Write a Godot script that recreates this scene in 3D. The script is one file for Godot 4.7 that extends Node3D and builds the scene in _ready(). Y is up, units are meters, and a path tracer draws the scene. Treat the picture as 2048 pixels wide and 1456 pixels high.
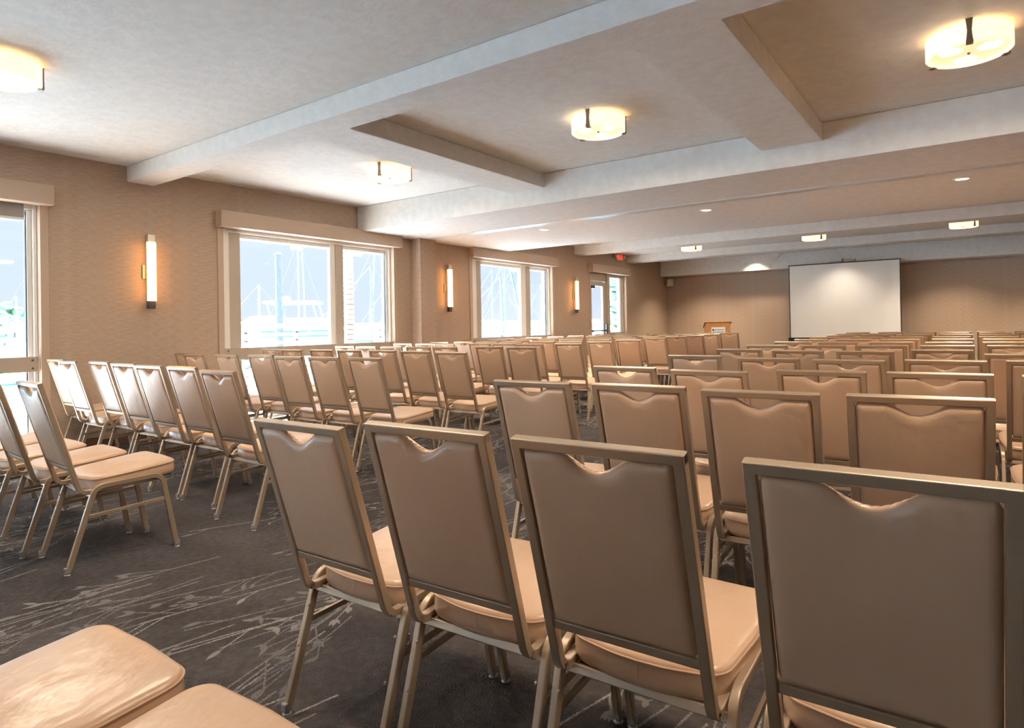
extends Node3D
# A hotel meeting room with banquet chairs in rows, coffered ceiling, windows on a marina.

const CEIL := 2.90
const BEAM := 2.736
const SOFFIT := 2.548
const WALL_X := -7.2
const FAR_Z := -17.6
const BACK_Z := 4.6
const RIGHT_X := 6.6

var M := {}
var used := {}
var rng := RandomNumberGenerator.new()


# ------------------------------------------------------------------ mesh builder
class Geo:
	var v := PackedVector3Array()
	var n := PackedVector3Array()
	var t := PackedVector2Array()

	func tri(a: Vector3, b: Vector3, c: Vector3, na: Vector3, nb: Vector3, nc: Vector3, ua := Vector2.ZERO, ub := Vector2.ZERO, uc := Vector2.ZERO) -> void:
		var f := (b - a).cross(c - a)
		if f.length_squared() < 1e-16:
			return
		v.append(a); n.append(na); t.append(ua)
		if f.dot(na + nb + nc) > 0.0:
			v.append(c); n.append(nc); t.append(uc)
			v.append(b); n.append(nb); t.append(ub)
		else:
			v.append(b); n.append(nb); t.append(ub)
			v.append(c); n.append(nc); t.append(uc)

	func quad4(a: Vector3, b: Vector3, c: Vector3, d: Vector3, na: Vector3, nb: Vector3, nc: Vector3, nd: Vector3) -> void:
		tri(a, b, c, na, nb, nc)
		tri(a, c, d, na, nc, nd)

	func quad(a: Vector3, b: Vector3, c: Vector3, d: Vector3, nn: Vector3) -> void:
		quad4(a, b, c, d, nn, nn, nn, nn)

	# chamfered box, centre c, full size s, chamfer r
	func box(c: Vector3, s: Vector3, r := 0.0, b := Basis.IDENTITY) -> void:
		var h := s * 0.5
		r = minf(r, minf(h.x, minf(h.y, h.z)) * 0.95)
		var axes := [Vector3.RIGHT, Vector3.UP, Vector3.BACK]
		for i in 3:
			var j := (i + 1) % 3
			var k := (i + 2) % 3
			for sg in [-1.0, 1.0]:
				var o: Vector3 = axes[i] * h[i] * sg
				var e: Vector3 = axes[j] * (h[j] - r)
				var g: Vector3 = axes[k] * (h[k] - r)
				quad(c + b * (o - e - g), c + b * (o + e - g), c + b * (o + e + g), c + b * (o - e + g), b * (axes[i] * sg))
		if r <= 0.0:
			return
		for i in 3:
			var j := (i + 1) % 3
			var k := (i + 2) % 3
			for s1 in [-1.0, 1.0]:
				for s2 in [-1.0, 1.0]:
					var l: Vector3 = axes[i] * (h[i] - r)
					var p: Vector3 = axes[j] * h[j] * s1 + axes[k] * (h[k] - r) * s2
					var q: Vector3 = axes[j] * (h[j] - r) * s1 + axes[k] * h[k] * s2
					var n1: Vector3 = b * (axes[j] * s1)
					var n2: Vector3 = b * (axes[k] * s2)
					quad4(c + b * (p - l), c + b * (p + l), c + b * (q + l), c + b * (q - l), n1, n1, n2, n2)
		for sx in [-1.0, 1.0]:
			for sy in [-1.0, 1.0]:
				for sz in [-1.0, 1.0]:
					var p := Vector3(h.x * sx, (h.y - r) * sy, (h.z - r) * sz)
					var q := Vector3((h.x - r) * sx, h.y * sy, (h.z - r) * sz)
					var w := Vector3((h.x - r) * sx, (h.y - r) * sy, h.z * sz)
					tri(c + b * p, c + b * q, c + b * w, b * Vector3(sx, 0, 0), b * Vector3(0, sy, 0), b * Vector3(0, 0, sz))

	# sweep a rounded rectangle (w along axis, h across) along a path that lies in the plane normal to axis
	func sweep(path: Array, axis: Vector3, w: float, h: float, r: float, caps := true) -> void:
		var prof := []
		var cn := [Vector2(1, 1), Vector2(-1, 1), Vector2(-1, -1), Vector2(1, -1)]
		for i in 4:
			var cc := Vector2(cn[i].x * (w * 0.5 - r), cn[i].y * (h * 0.5 - r))
			for k in 3:
				var a := PI * 0.5 * i + PI * 0.25 * k
				var d := Vector2(cos(a), sin(a))
				prof.append([cc + d * r, d])
		var rings := []
		for i in path.size():
			var tn: Vector3
			if i == 0:
				tn = path[1] - path[0]
			elif i == path.size() - 1:
				tn = path[i] - path[i - 1]
			else:
				tn = (path[i] - path[i - 1]).normalized() + (path[i + 1] - path[i]).normalized()
			tn = tn.normalized()
			var up := tn.cross(axis).normalized()
			var ring := []
			for p in prof:
				ring.append([path[i] + axis * p[0].x + up * p[0].y, axis * p[1].x + up * p[1].y])
			rings.append(ring)
		var m: int = prof.size()
		for i in rings.size() - 1:
			for k in m:
				var a = rings[i][k]
				var b = rings[i][(k + 1) % m]
				var c = rings[i + 1][(k + 1) % m]
				var d = rings[i + 1][k]
				quad4(a[0], b[0], c[0], d[0], a[1], b[1], c[1], d[1])
		if caps:
			for e in [0, rings.size() - 1]:
				var nn: Vector3 = (path[0] - path[1]).normalized() if e == 0 else (path[e] - path[e - 1]).normalized()
				for k in range(1, m - 1):
					tri(rings[e][0][0], rings[e][k][0], rings[e][k + 1][0], nn, nn, nn)

	# round tube along any path
	func tube(path: Array, r, seg := 8, caps := true, closed := false) -> void:
		var rings := []
		var up := Vector3.UP
		var m := path.size()
		for i in m:
			var tn: Vector3
			if closed:
				tn = path[(i + 1) % m] - path[(i + m - 1) % m]
			else:
				tn = path[mini(i + 1, m - 1)] - path[maxi(i - 1, 0)]
			tn = tn.normalized()
			if absf(tn.dot(up)) > 0.95:
				up = Vector3.RIGHT if absf(tn.x) < 0.9 else Vector3.BACK
			var s := tn.cross(up).normalized()
			up = s.cross(tn).normalized()
			var rr: float = r[i] if r is Array else r
			var ring := []
			for k in seg:
				var a := TAU * k / seg
				var d := s * cos(a) + up * sin(a)
				ring.append([path[i] + d * rr, d])
			rings.append(ring)
		var last := m if closed else m - 1
		for i in last:
			for k in seg:
				var a = rings[i][k]
				var b = rings[i][(k + 1) % seg]
				var c = rings[(i + 1) % m][(k + 1) % seg]
				var d = rings[(i + 1) % m][k]
				quad4(a[0], b[0], c[0], d[0], a[1], b[1], c[1], d[1])
		if caps and not closed:
			for e in [0, m - 1]:
				var nn: Vector3 = (path[0] - path[1]).normalized() if e == 0 else (path[e] - path[e - 1]).normalized()
				for k in range(1, seg - 1):
					tri(rings[e][0][0], rings[e][k][0], rings[e][k + 1][0], nn, nn, nn)

	# profile of (radius, y) turned about the y axis at o; flat shading between rows whose third value is true
	func lathe(o: Vector3, prof: Array, seg := 32) -> void:
		for i in prof.size() - 1:
			var p: Vector2 = prof[i]
			var q: Vector2 = prof[i + 1]
			var d := (q - p).normalized()
			var nr := Vector2(d.y, -d.x)
			for k in seg:
				var a := TAU * k / seg
				var b := TAU * (k + 1) / seg
				var ca := Vector3(cos(a), 0, sin(a))
				var cb := Vector3(cos(b), 0, sin(b))
				var na := ca * nr.x + Vector3.UP * nr.y
				var nb := cb * nr.x + Vector3.UP * nr.y
				quad4(o + ca * p.x + Vector3.UP * p.y, o + cb * p.x + Vector3.UP * p.y, o + cb * q.x + Vector3.UP * q.y, o + ca * q.x + Vector3.UP * q.y, na, nb, nb, na)

	func ball(o: Vector3, r: Vector3, seg := 10, rows := 6) -> void:
		for i in rows:
			for k in seg:
				var pts := []
				for e in [[i, k], [i, k + 1], [i + 1, k + 1], [i + 1, k]]:
					var la: float = -PI * 0.5 + PI * e[0] / rows
					var lo: float = TAU * e[1] / seg
					pts.append(Vector3(cos(la) * cos(lo), sin(la), cos(la) * sin(lo)))
				quad4(o + pts[0] * r, o + pts[1] * r, o + pts[2] * r, o + pts[3] * r, pts[0], pts[1], pts[2], pts[3])

	func mesh() -> ArrayMesh:
		var a := []
		a.resize(Mesh.ARRAY_MAX)
		a[Mesh.ARRAY_VERTEX] = v
		a[Mesh.ARRAY_NORMAL] = n
		a[Mesh.ARRAY_TEX_UV] = t
		var m := ArrayMesh.new()
		m.add_surface_from_arrays(Mesh.PRIMITIVE_TRIANGLES, a)
		return m


# ------------------------------------------------------------------ scene helpers
func numbered(called: String) -> String:
	var k: int = used.get(called, 0)
	used[called] = k + 1
	return called if k == 0 else "%s_%03d" % [called, k]


func obj(called: String, g: Geo, m: Material, parent: Node = null) -> MeshInstance3D:
	var o := MeshInstance3D.new()
	o.mesh = g.mesh()
	o.material_override = m
	if parent == null:
		o.name = numbered(called)
		add_child(o, true)
	else:
		o.name = called
		parent.add_child(o, true)
	return o


func tag(o: Node, label: String, category: String, group := "") -> Node:
	o.set_meta("label", label)
	o.set_meta("category", category)
	if group:
		o.set_meta("group", group)
	return o


func thing(called: String, label: String, category: String, at := Vector3.ZERO, turn := 0.0, group := "") -> Node3D:
	var o := Node3D.new()
	o.name = numbered(called)
	add_child(o, true)
	o.position = at
	o.rotation.y = turn
	tag(o, label, category, group)
	return o


func structure(called: String, label: String, category: String) -> Node3D:
	var o := Node3D.new()
	o.name = called
	add_child(o, true)
	o.set_meta("kind", "structure")
	tag(o, label, category)
	return o


func bx(x0: float, x1: float, y0: float, y1: float, z0: float, z1: float, r := 0.0) -> Geo:
	var g := Geo.new()
	g.box(Vector3(x0 + x1, y0 + y1, z0 + z1) * 0.5, Vector3(absf(x1 - x0), absf(y1 - y0), absf(z1 - z0)), r)
	return g


func srgb(r: float, g: float, b: float) -> Color:
	return Color(r / 255.0, g / 255.0, b / 255.0)


func mat(c: Color, rough: float, metal := 0.0, spec := 0.5) -> StandardMaterial3D:
	var m := StandardMaterial3D.new()
	m.albedo_color = c
	m.roughness = rough
	m.metallic = metal
	m.metallic_specular = spec
	return m


func glow(c: Color, e: float) -> StandardMaterial3D:
	var m := mat(c, 0.4)
	m.emission_enabled = true
	m.emission = c
	m.emission_energy_multiplier = e
	return m


func noise_image(size: int, freq: float, oct: int, sd: int) -> Image:
	var f := FastNoiseLite.new()
	f.seed = sd
	f.noise_type = FastNoiseLite.TYPE_SIMPLEX_SMOOTH
	f.frequency = freq
	f.fractal_octaves = oct
	return f.get_seamless_image(size, size)


func normal_from(img: Image, strength: float) -> ImageTexture:
	var c := Image.create_from_data(img.get_width(), img.get_height(), false, img.get_format(), img.get_data())
	c.convert(Image.FORMAT_RGBA8)
	c.bump_map_to_normal_map(strength)
	c.generate_mipmaps()
	return ImageTexture.create_from_image(c)


# two-tone picture from a noise image
func ramp_tex(img: Image, a: Color, b: Color) -> ImageTexture:
	var s := img.get_width()
	var data := img.get_data()
	var out := PackedByteArray()
	out.resize(s * s * 3)
	for i in s * s:
		var k := data[i] / 255.0
		out[i * 3] = int(255.0 * lerpf(a.r, b.r, k))
		out[i * 3 + 1] = int(255.0 * lerpf(a.g, b.g, k))
		out[i * 3 + 2] = int(255.0 * lerpf(a.b, b.b, k))
	var o := Image.create_from_data(s, s, false, Image.FORMAT_RGB8, out)
	o.generate_mipmaps()
	return ImageTexture.create_from_image(o)


func triplanar(m: StandardMaterial3D, sc: Vector3, world := true) -> void:
	m.uv1_triplanar = true
	m.uv1_world_triplanar = world
	m.uv1_scale = sc


# ------------------------------------------------------------------ carpet picture
func carpet_texture() -> Array:
	var S := 2048
	var lo := noise_image(512, 0.010, 3, 11)
	var hi := noise_image(512, 0.18, 2, 12)
	var band := noise_image(512, 0.006, 2, 13)
	var dl := lo.get_data()
	var dh := hi.get_data()
	var db := band.get_data()
	var a := Color(0.225, 0.200, 0.190)
	var b := Color(0.370, 0.352, 0.345)
	var px := PackedByteArray()
	px.resize(512 * 512 * 3)
	for i in 512 * 512:
		var k := clampf(dl[i] / 255.0 * 0.55 + db[i] / 255.0 * 0.45, 0.0, 1.0)
		var g := 0.88 + 0.24 * dh[i] / 255.0
		px[i * 3] = int(255.0 * clampf(lerpf(a.r, b.r, k) * g, 0, 1))
		px[i * 3 + 1] = int(255.0 * clampf(lerpf(a.g, b.g, k) * g, 0, 1))
		px[i * 3 + 2] = int(255.0 * clampf(lerpf(a.b, b.b, k) * g, 0, 1))
	var img := Image.create_from_data(512, 512, false, Image.FORMAT_RGB8, px)
	img.resize(S, S, Image.INTERPOLATE_BILINEAR)
	var bump := Image.create_empty(S, S, false, Image.FORMAT_L8)
	bump.fill(Color(0.35, 0.35, 0.35))
	var r := RandomNumberGenerator.new()
	r.seed = 77
	# bamboo twigs: long stems running down the room, with short side stems that end in leaves
	for c in 46:
		var cx := r.randf() * S
		var cy := r.randf() * S
		var dir := PI * 0.5 + r.randf_range(-0.42, 0.42)
		for s in r.randi_range(3, 5):
			var d := dir + r.randf_range(-0.13, 0.13)
			var p := Vector2(cx + r.randf_range(-70, 70), cy + r.randf_range(-110, 110))
			var ln := r.randf_range(260, 620)
			var tone := r.randf_range(0.42, 0.56)
			stroke(img, bump, p, d, ln, 2.2, tone, r)
			for w in r.randi_range(3, 6):
				var q := p + Vector2(cos(d), sin(d)) * ln * r.randf_range(0.15, 1.0)
				var sd := d + r.randf_range(0.35, 0.8) * (1.0 if r.randf() > 0.5 else -1.0)
				var sl := r.randf_range(30, 110)
				stroke(img, bump, q, sd, sl, 1.7, tone, r)
				var e := q + Vector2(cos(sd), sin(sd)) * sl
				for lf in r.randi_range(1, 3):
					leaf(img, bump, e, sd + r.randf_range(-0.9, 0.9), r.randf_range(16, 38), r.randf_range(3.5, 6.5), tone)
	# loop pile
	var pile := noise_image(1024, 0.22, 1, 21)
	var bd := bump.get_data()
	var pd := pile.get_data()
	for y in S:
		var row := y * S
		var prow := (y & 1023) * 1024
		for x in S:
			bd[row + x] = mini(255, (bd[row + x] >> 1) + (pd[prow + (x & 1023)] >> 1))
	bump = Image.create_from_data(S, S, false, Image.FORMAT_L8, bd)
	var nm := normal_from(bump, 5.0)
	img.generate_mipmaps()
	return [ImageTexture.create_from_image(img), nm]


func dab(img: Image, bump: Image, p: Vector2, r: float, col: Color) -> void:
	var S := img.get_width()
	for y in range(int(p.y - r), int(p.y + r) + 1):
		for x in range(int(p.x - r), int(p.x + r) + 1):
			if Vector2(x - p.x, y - p.y).length_squared() <= r * r:
				img.set_pixel(posmod(x, S), posmod(y, S), col)
				bump.set_pixel(posmod(x, S), posmod(y, S), Color(0.8, 0.8, 0.8))


func stroke(img: Image, bump: Image, p: Vector2, d: float, ln: float, w: float, tone: float, r: RandomNumberGenerator) -> void:
	var q := p
	var k := 0.0
	while k < ln:
		var c := tone * r.randf_range(0.86, 1.08)
		dab(img, bump, q + Vector2(r.randf_range(-0.7, 0.7), r.randf_range(-0.7, 0.7)), w * r.randf_range(0.8, 1.25), Color(c, c * 0.965, c * 0.93))
		q += Vector2(cos(d), sin(d)) * 2.2
		k += 2.2


func leaf(img: Image, bump: Image, p: Vector2, d: float, ln: float, w: float, tone: float) -> void:
	var k := 0.0
	while k < ln:
		var f := k / ln
		dab(img, bump, p + Vector2(cos(d), sin(d)) * k, maxf(1.0, w * sin(PI * pow(f, 0.7))), Color(tone, tone * 0.965, tone * 0.93) * 0.95)
		k += 1.6


# ------------------------------------------------------------------ materials
func make_materials() -> void:
	# wall covering: woven, fine horizontal threads
	var wv := noise_image(512, 0.03, 4, 31)
	M.wall = mat(Color.WHITE, 0.62, 0.0, 0.35)
	M.wall.albedo_texture = ramp_tex(wv, srgb(158, 134, 114), srgb(190, 165, 143))
	M.wall.normal_enabled = true
	M.wall.normal_texture = normal_from(wv, 3.0)
	M.wall.normal_scale = 0.5
	triplanar(M.wall, Vector3(0.55, 9.0, 0.55))
	# painted plaster with trowel marks
	var pl := noise_image(512, 0.018, 4, 41)
	M.plaster = mat(Color.WHITE, 0.7, 0.0, 0.3)
	M.plaster.albedo_texture = ramp_tex(pl, srgb(222, 219, 213), srgb(233, 231, 226))
	M.plaster.normal_enabled = true
	M.plaster.normal_texture = normal_from(noise_image(512, 0.05, 4, 42), 3.0)
	M.plaster.normal_scale = 0.2
	triplanar(M.plaster, Vector3(0.8, 0.8, 0.8))
	var cp := carpet_texture()
	M.carpet = mat(Color.WHITE, 0.93, 0.0, 0.2)
	M.carpet.albedo_texture = cp[0]
	M.carpet.normal_enabled = true
	M.carpet.normal_texture = cp[1]
	M.carpet.normal_scale = 0.9
	triplanar(M.carpet, Vector3(0.25, 0.25, 0.25))
	# chair vinyl
	var vn := noise_image(512, 0.012, 4, 51)
	M.vinyl = mat(srgb(198, 165, 136), 0.31, 0.0, 0.5)
	M.vinyl.normal_enabled = true
	M.vinyl.normal_texture = normal_from(vn, 6.0)
	M.vinyl.normal_scale = 0.35
	triplanar(M.vinyl, Vector3(3.0, 3.0, 1.2), false)
	M.welt = mat(srgb(186, 153, 124), 0.42)
	M.stitch = mat(srgb(214, 184, 152), 0.7)
	M.frame = mat(srgb(178, 157, 133), 0.36, 0.5, 0.5)
	M.glide = mat(srgb(170, 168, 164), 0.3, 0.9)
	M.cap = mat(srgb(150, 147, 142), 0.2)
	M.underside = mat(srgb(46, 42, 40), 0.9)
	M.trim = mat(srgb(178, 153, 131), 0.5)
	M.white = mat(srgb(236, 232, 224), 0.4)
	M.offwhite = mat(srgb(226, 220, 210), 0.45)
	M.taupe = mat(srgb(178, 164, 146), 0.45)
	M.guard = mat(srgb(168, 150, 132), 0.5)
	M.bolt = mat(srgb(110, 100, 92), 0.4, 0.6)
	M.base = mat(srgb(96, 62, 42), 0.5)
	M.shade = mat(srgb(160, 158, 155), 0.8)
	M.gasket = mat(srgb(52, 50, 50), 0.6)
	M.track = mat(srgb(216, 214, 208), 0.35, 0.3)
	M.slot = mat(srgb(40, 38, 36), 0.8)
	var gl := mat(Color(0.03, 0.035, 0.04, 0.05), 0.02, 0.0, 0.5)
	gl.transparency = BaseMaterial3D.TRANSPARENCY_ALPHA
	M.glass = gl
	M.bronze = mat(srgb(128, 104, 78), 0.38, 0.7)
	M.nickel = mat(srgb(190, 180, 168), 0.35, 0.7)
	M.darkmetal = mat(srgb(84, 80, 78), 0.45, 0.6)
	M.lamp_side = glow(Color(1.0, 0.90, 0.75), 1.0)
	M.lamp_face = glow(Color(1.0, 0.84, 0.65), 0.85)
	M.bulb_spot = glow(Color(1.0, 0.93, 0.83), 1.0)
	M.sconce_glow = glow(Color(1.0, 0.74, 0.42), 8.0)
	M.down_glow = glow(Color(1.0, 0.88, 0.74), 5.0)
	M.screen = mat(srgb(238, 236, 232), 0.75)
	M.black = mat(srgb(26, 24, 30), 0.45)
	# lectern wood
	var wd := noise_image(256, 0.03, 4, 61)
	M.wood = mat(Color.WHITE, 0.4)
	M.wood.albedo_texture = ramp_tex(wd, srgb(176, 118, 62), srgb(212, 158, 96))
	triplanar(M.wood, Vector3(5.0, 0.7, 5.0), false)
	M.paper = mat(srgb(244, 244, 242), 0.6)
	M.print_dark = mat(srgb(60, 44, 70), 0.6)
	M.print_grey = mat(srgb(150, 150, 152), 0.6)
	M.red = glow(Color(1.0, 0.16, 0.10), 1.1)
	# outside
	M.deck = mat(srgb(224, 216, 206), 0.8)
	M.rail = mat(srgb(42, 27, 20), 0.6)
	M.water = mat(srgb(104, 140, 158), 0.12)
	M.hull = mat(srgb(240, 240, 238), 0.25)
	M.hull_blue = mat(srgb(52, 74, 120), 0.3)
	M.boat_glass = mat(srgb(70, 92, 120), 0.1)
	M.mast = mat(srgb(196, 200, 206), 0.35, 0.4)
	M.mast_dark = mat(srgb(34, 40, 52), 0.5)
	M.green_cover = mat(srgb(120, 206, 110), 0.6)
	M.teal_cover = mat(srgb(20, 104, 112), 0.6)
	M.blue_cover = mat(srgb(52, 150, 200), 0.6)
	M.navy_cover = mat(srgb(52, 66, 124), 0.7)
	M.piling = mat(srgb(38, 25, 20), 0.85)
	M.far_wall = mat(srgb(222, 196, 170), 0.8)
	M.far_roof = mat(srgb(206, 170, 144), 0.8)
	M.far_white = mat(srgb(232, 230, 226), 0.8)
	M.far_glass = mat(srgb(80, 86, 110), 0.3)
	M.tree = mat(srgb(74, 92, 62), 0.9)
	M.leaf = mat(srgb(92, 110, 78), 0.6)
	M.hill = mat(srgb(120, 118, 88), 0.95)
	M.eave = mat(srgb(206, 194, 180), 0.7)
	M.fascia = mat(srgb(86, 74, 70), 0.7)
	M.palm = mat(srgb(46, 32, 26), 0.85)
	M.pot = mat(srgb(150, 110, 84), 0.8)


# ------------------------------------------------------------------ chair
func arc(c: Vector2, r: float, a0: float, a1: float, k: int) -> Array:
	var out := []
	for i in k + 1:
		var a := deg_to_rad(lerpf(a0, a1, float(i) / k))
		out.append(c + Vector2(cos(a), sin(a)) * r)
	return out


func zy(pts: Array, x: float) -> Array:
	var out := []
	for p in pts:
		out.append(Vector3(x, p.y, p.x))
	return out


# rounds the inner corners of a polyline
func fillet(pts: Array, rad: Array, k := 5) -> Array:
	var out := [pts[0]]
	for i in range(1, pts.size() - 1):
		var p: Vector2 = pts[i]
		var a: Vector2 = (pts[i - 1] - p).normalized()
		var b: Vector2 = (pts[i + 1] - p).normalized()
		var r: float = rad[i - 1]
		if r <= 0.0:
			out.append(p)
			continue
		var ang := acos(clampf(a.dot(b), -1, 1)) * 0.5
		var d := r / tan(ang)
		var c: Vector2 = p + (a + b).normalized() * (r / sin(ang))
		var s: Vector2 = p + a * d
		var e: Vector2 = p + b * d
		var a0 := (s - c).angle()
		var a1 := (e - c).angle()
		var da := wrapf(a1 - a0, -PI, PI)
		for j in k + 1:
			var t := a0 + da * j / k
			out.append(c + Vector2(cos(t), sin(t)) * r)
	out.append(pts[pts.size() - 1])
	return out


func seat_outline() -> Array:
	# (x, z), front is -z; a wide front with round corners, a D-shaped rear
	var half := []
	var pts := [Vector2(0.0, -0.502), Vector2(0.208, -0.494), Vector2(0.206, -0.30), Vector2(0.182, -0.112), Vector2(0.06, -0.087), Vector2(0.0, -0.085)]
	half = fillet(pts, [0.055, 0.6, 0.060, 0.3], 6)
	var out := []
	for p in half:
		out.append(p)
	for i in range(half.size() - 2, 0, -1):
		out.append(Vector2(-half[i].x, half[i].y))
	return out


func seat_top(z: float) -> float:
	return 0.433 - z * 0.088


func chair_cushion(t: Node3D) -> void:
	var ol := seat_outline()
	var m := ol.size()
	var c := Vector2(0, -0.30)
	# (inset, height share, lift, normal mix): bottom edge, side bulge, seam, top roll, crown
	var prof := [[0.020, 0.0], [0.006, 0.05], [0.0, 0.25], [0.001, 0.55], [0.004, 0.74], [0.0015, 0.80], [0.005, 0.91], [0.016, 0.985], [0.045, 1.03], [0.10, 1.07], [0.17, 1.10]]
	var th := 0.077
	var rings := []
	for q in prof:
		var ring := []
		for i in m:
			var p: Vector2 = ol[i]
			var tn: Vector2 = (ol[(i + 1) % m] - ol[(i + m - 1) % m]).normalized()
			var nr := Vector2(tn.y, -tn.x)
			if nr.dot(p - c) < 0:
				nr = -nr
			var d: float = q[0]
			var w := p - nr * minf(d, 0.016)
			if d > 0.016:
				w = w + (c - w) * clampf((d - 0.016) / 0.215, 0, 1)
			ring.append(Vector3(w.x, seat_top(w.y) - th + th * q[1], w.y))
		rings.append(ring)
	var g := Geo.new()
	var nrm := []
	for j in rings.size():
		var row := []
		for i in m:
			var du: Vector3 = rings[j][(i + 1) % m] - rings[j][(i + m - 1) % m]
			var dv: Vector3 = rings[mini(j + 1, rings.size() - 1)][i] - rings[maxi(j - 1, 0)][i]
			var nn := du.cross(dv).normalized()
			var outw := Vector3(rings[j][i].x, 0.25 if j > 2 else -0.02, rings[j][i].z + 0.30)
			if nn.dot(outw) < 0:
				nn = -nn
			row.append(nn)
		nrm.append(row)
	for j in rings.size() - 1:
		for i in m:
			var k := (i + 1) % m
			g.quad4(rings[j][i], rings[j][k], rings[j + 1][k], rings[j + 1][i], nrm[j][i], nrm[j][k], nrm[j + 1][k], nrm[j + 1][i])
	var tc := Vector3(c.x, seat_top(c.y) + 0.011, c.y)
	var bc := Vector3(c.x, seat_top(c.y) - th, c.y)
	var e := rings.size() - 1
	for i in m:
		var k := (i + 1) % m
		g.tri(rings[e][i], rings[e][k], tc, nrm[e][i], nrm[e][k], Vector3.UP)
		g.tri(rings[0][i], rings[0][k], bc, Vector3.DOWN, Vector3.DOWN, Vector3.DOWN)
	var cushion := obj("seat_cushion", g, M.vinyl, t)
	var wl := []
	for i in m:
		var p: Vector3 = rings[5][i]
		var o := Vector3(p.x, 0, p.z + 0.30).normalized() * 0.0006
		wl.append(p + o)
	var wg := Geo.new()
	wg.tube(wl, 0.0028, 6, false, true)
	obj("welt", wg, M.welt, cushion)
	var sg := Geo.new()
	sg.tube([Vector3(0.0, seat_top(-0.085) - th + 0.006, -0.0905), Vector3(0.0, seat_top(-0.085) - th * 0.6, -0.0845), Vector3(0.0, seat_top(-0.085) - th * 0.24, -0.0855)], 0.0012, 5)
	obj("seam", sg, M.stitch, cushion)
	# board under the cushion
	var ug := Geo.new()
	ug.box(Vector3(0, seat_top(-0.30) - th - 0.006, -0.30), Vector3(0.32, 0.012, 0.36), 0.002, Basis(Vector3.RIGHT, 0.088))
	obj("seat_board", ug, M.underside, t)


func back_line(y: float) -> float:
	# z of the rear face of the back posts
	return -0.009 + (y - 0.504) * 0.2919


func chair_back(t: Node3D) -> void:
	var w := 0.023
	var g := Geo.new()
	var lean := Vector2(0.2919, 1.0).normalized()
	var off := Vector2(-lean.y, lean.x) * (w * 0.5)      # (z, y): from the rear face to the middle of the tube
	for s in [-1.0, 1.0]:
		var top := Vector2(back_line(0.920), 0.920) + off
		var low := Vector2(back_line(0.385), 0.385) + off
		var pts := fillet([top, low + Vector2(0.004, 0.0), Vector2(-0.075, 0.372), Vector2(-0.155, 0.378), Vector2(-0.40, 0.384)], [0.055, 0.05, 0.2], 6)
		g.sweep(zy(pts, s * (0.186 - w * 0.5)), Vector3.RIGHT, w, w, 0.0035)
	var tc := Vector2(back_line(0.9105), 0.9105) + off
	var b := Basis(Vector3.RIGHT, atan(0.2919))
	g.box(Vector3(0, tc.y, tc.x), Vector3(0.372, w, w + 0.001), 0.0035, b)
	obj("back_frame", g, M.frame, t)
	var r := Geo.new()
	var rc := Vector2(back_line(0.492), 0.492) + off
	r.box(Vector3(0, rc.y, rc.x), Vector3(0.328, 0.024, w * 0.9), 0.003, b)
	obj("back_rail", r, M.frame, t)
	# upholstered panel with the hand hold cut out of its top edge
	var hw := 0.1625
	var y0 := 0.505
	var y1 := 0.898
	var NU := 32
	var NV := 30
	var p := Geo.new()
	var mid := []
	var thick := []
	for j in NV + 1:
		var rowp := []
		var rowt := []
		for i in NU + 1:
			var u := -1.0 + 2.0 * i / NU
			u = sin(u * PI * 0.5) * 0.45 + u * 0.55
			var f := float(j) / NV
			f = 0.5 - 0.5 * cos(f * PI) if true else f
			var x := u * hw
			var ax := absf(x)
			var nt := 0.0
			if ax < 0.078:
				nt = 0.034 * pow(cos(ax / 0.078 * PI * 0.5), 1.35)
			var cr := 0.0
			if ax > hw - 0.012:
				cr = 0.012 - sqrt(maxf(0.0, 0.012 * 0.012 - pow(ax - hw + 0.012, 2)))
			var top := y1 - nt - cr
			var y := lerpf(y0 + cr, top, f)
			var d := minf(hw - ax, minf((y - y0) , (top - y) * (1.0 if nt < 0.001 else 0.85)))
			var rr := 0.024
			var k := clampf(d / rr, 0.0, 1.0)
			var tk := 0.021 * sqrt(maxf(0.0, 1.0 - (1.0 - k) * (1.0 - k)))
			tk += 0.006 * cos(u * PI * 0.5) * sin(f * PI)
			if i == 0 or i == NU or j == 0 or j == NV:
				tk = 0.0
			rowp.append(Vector2(x, y))
			rowt.append(tk)
		mid.append(rowp)
		thick.append(rowt)
	for side in [1.0, -1.0]:
		var pos := []
		for j in NV + 1:
			var row := []
			for i in NU + 1:
				var q: Vector2 = mid[j][i]
				var zc: float = back_line(q.y) + off.x
				var tk: float = thick[j][i] * (0.72 if side > 0.0 else 1.0)
				row.append(Vector3(q.x, q.y + off.y, zc) + Vector3(0, -lean.x, lean.y) * tk * side)
			pos.append(row)
		var nr := []
		for j in NV + 1:
			var row := []
			for i in NU + 1:
				var du: Vector3 = pos[j][mini(i + 1, NU)] - pos[j][maxi(i - 1, 0)]
				var dv: Vector3 = pos[mini(j + 1, NV)][i] - pos[maxi(j - 1, 0)][i]
				var nn := du.cross(dv).normalized()
				row.append(nn if nn.z * side > 0 else -nn)
			nr.append(row)
		for j in NV:
			for i in NU:
				p.quad4(pos[j][i], pos[j][i + 1], pos[j + 1][i + 1], pos[j + 1][i], nr[j][i], nr[j][i + 1], nr[j + 1][i + 1], nr[j + 1][i])
	obj("back_panel", p, M.vinyl, t)


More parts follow.
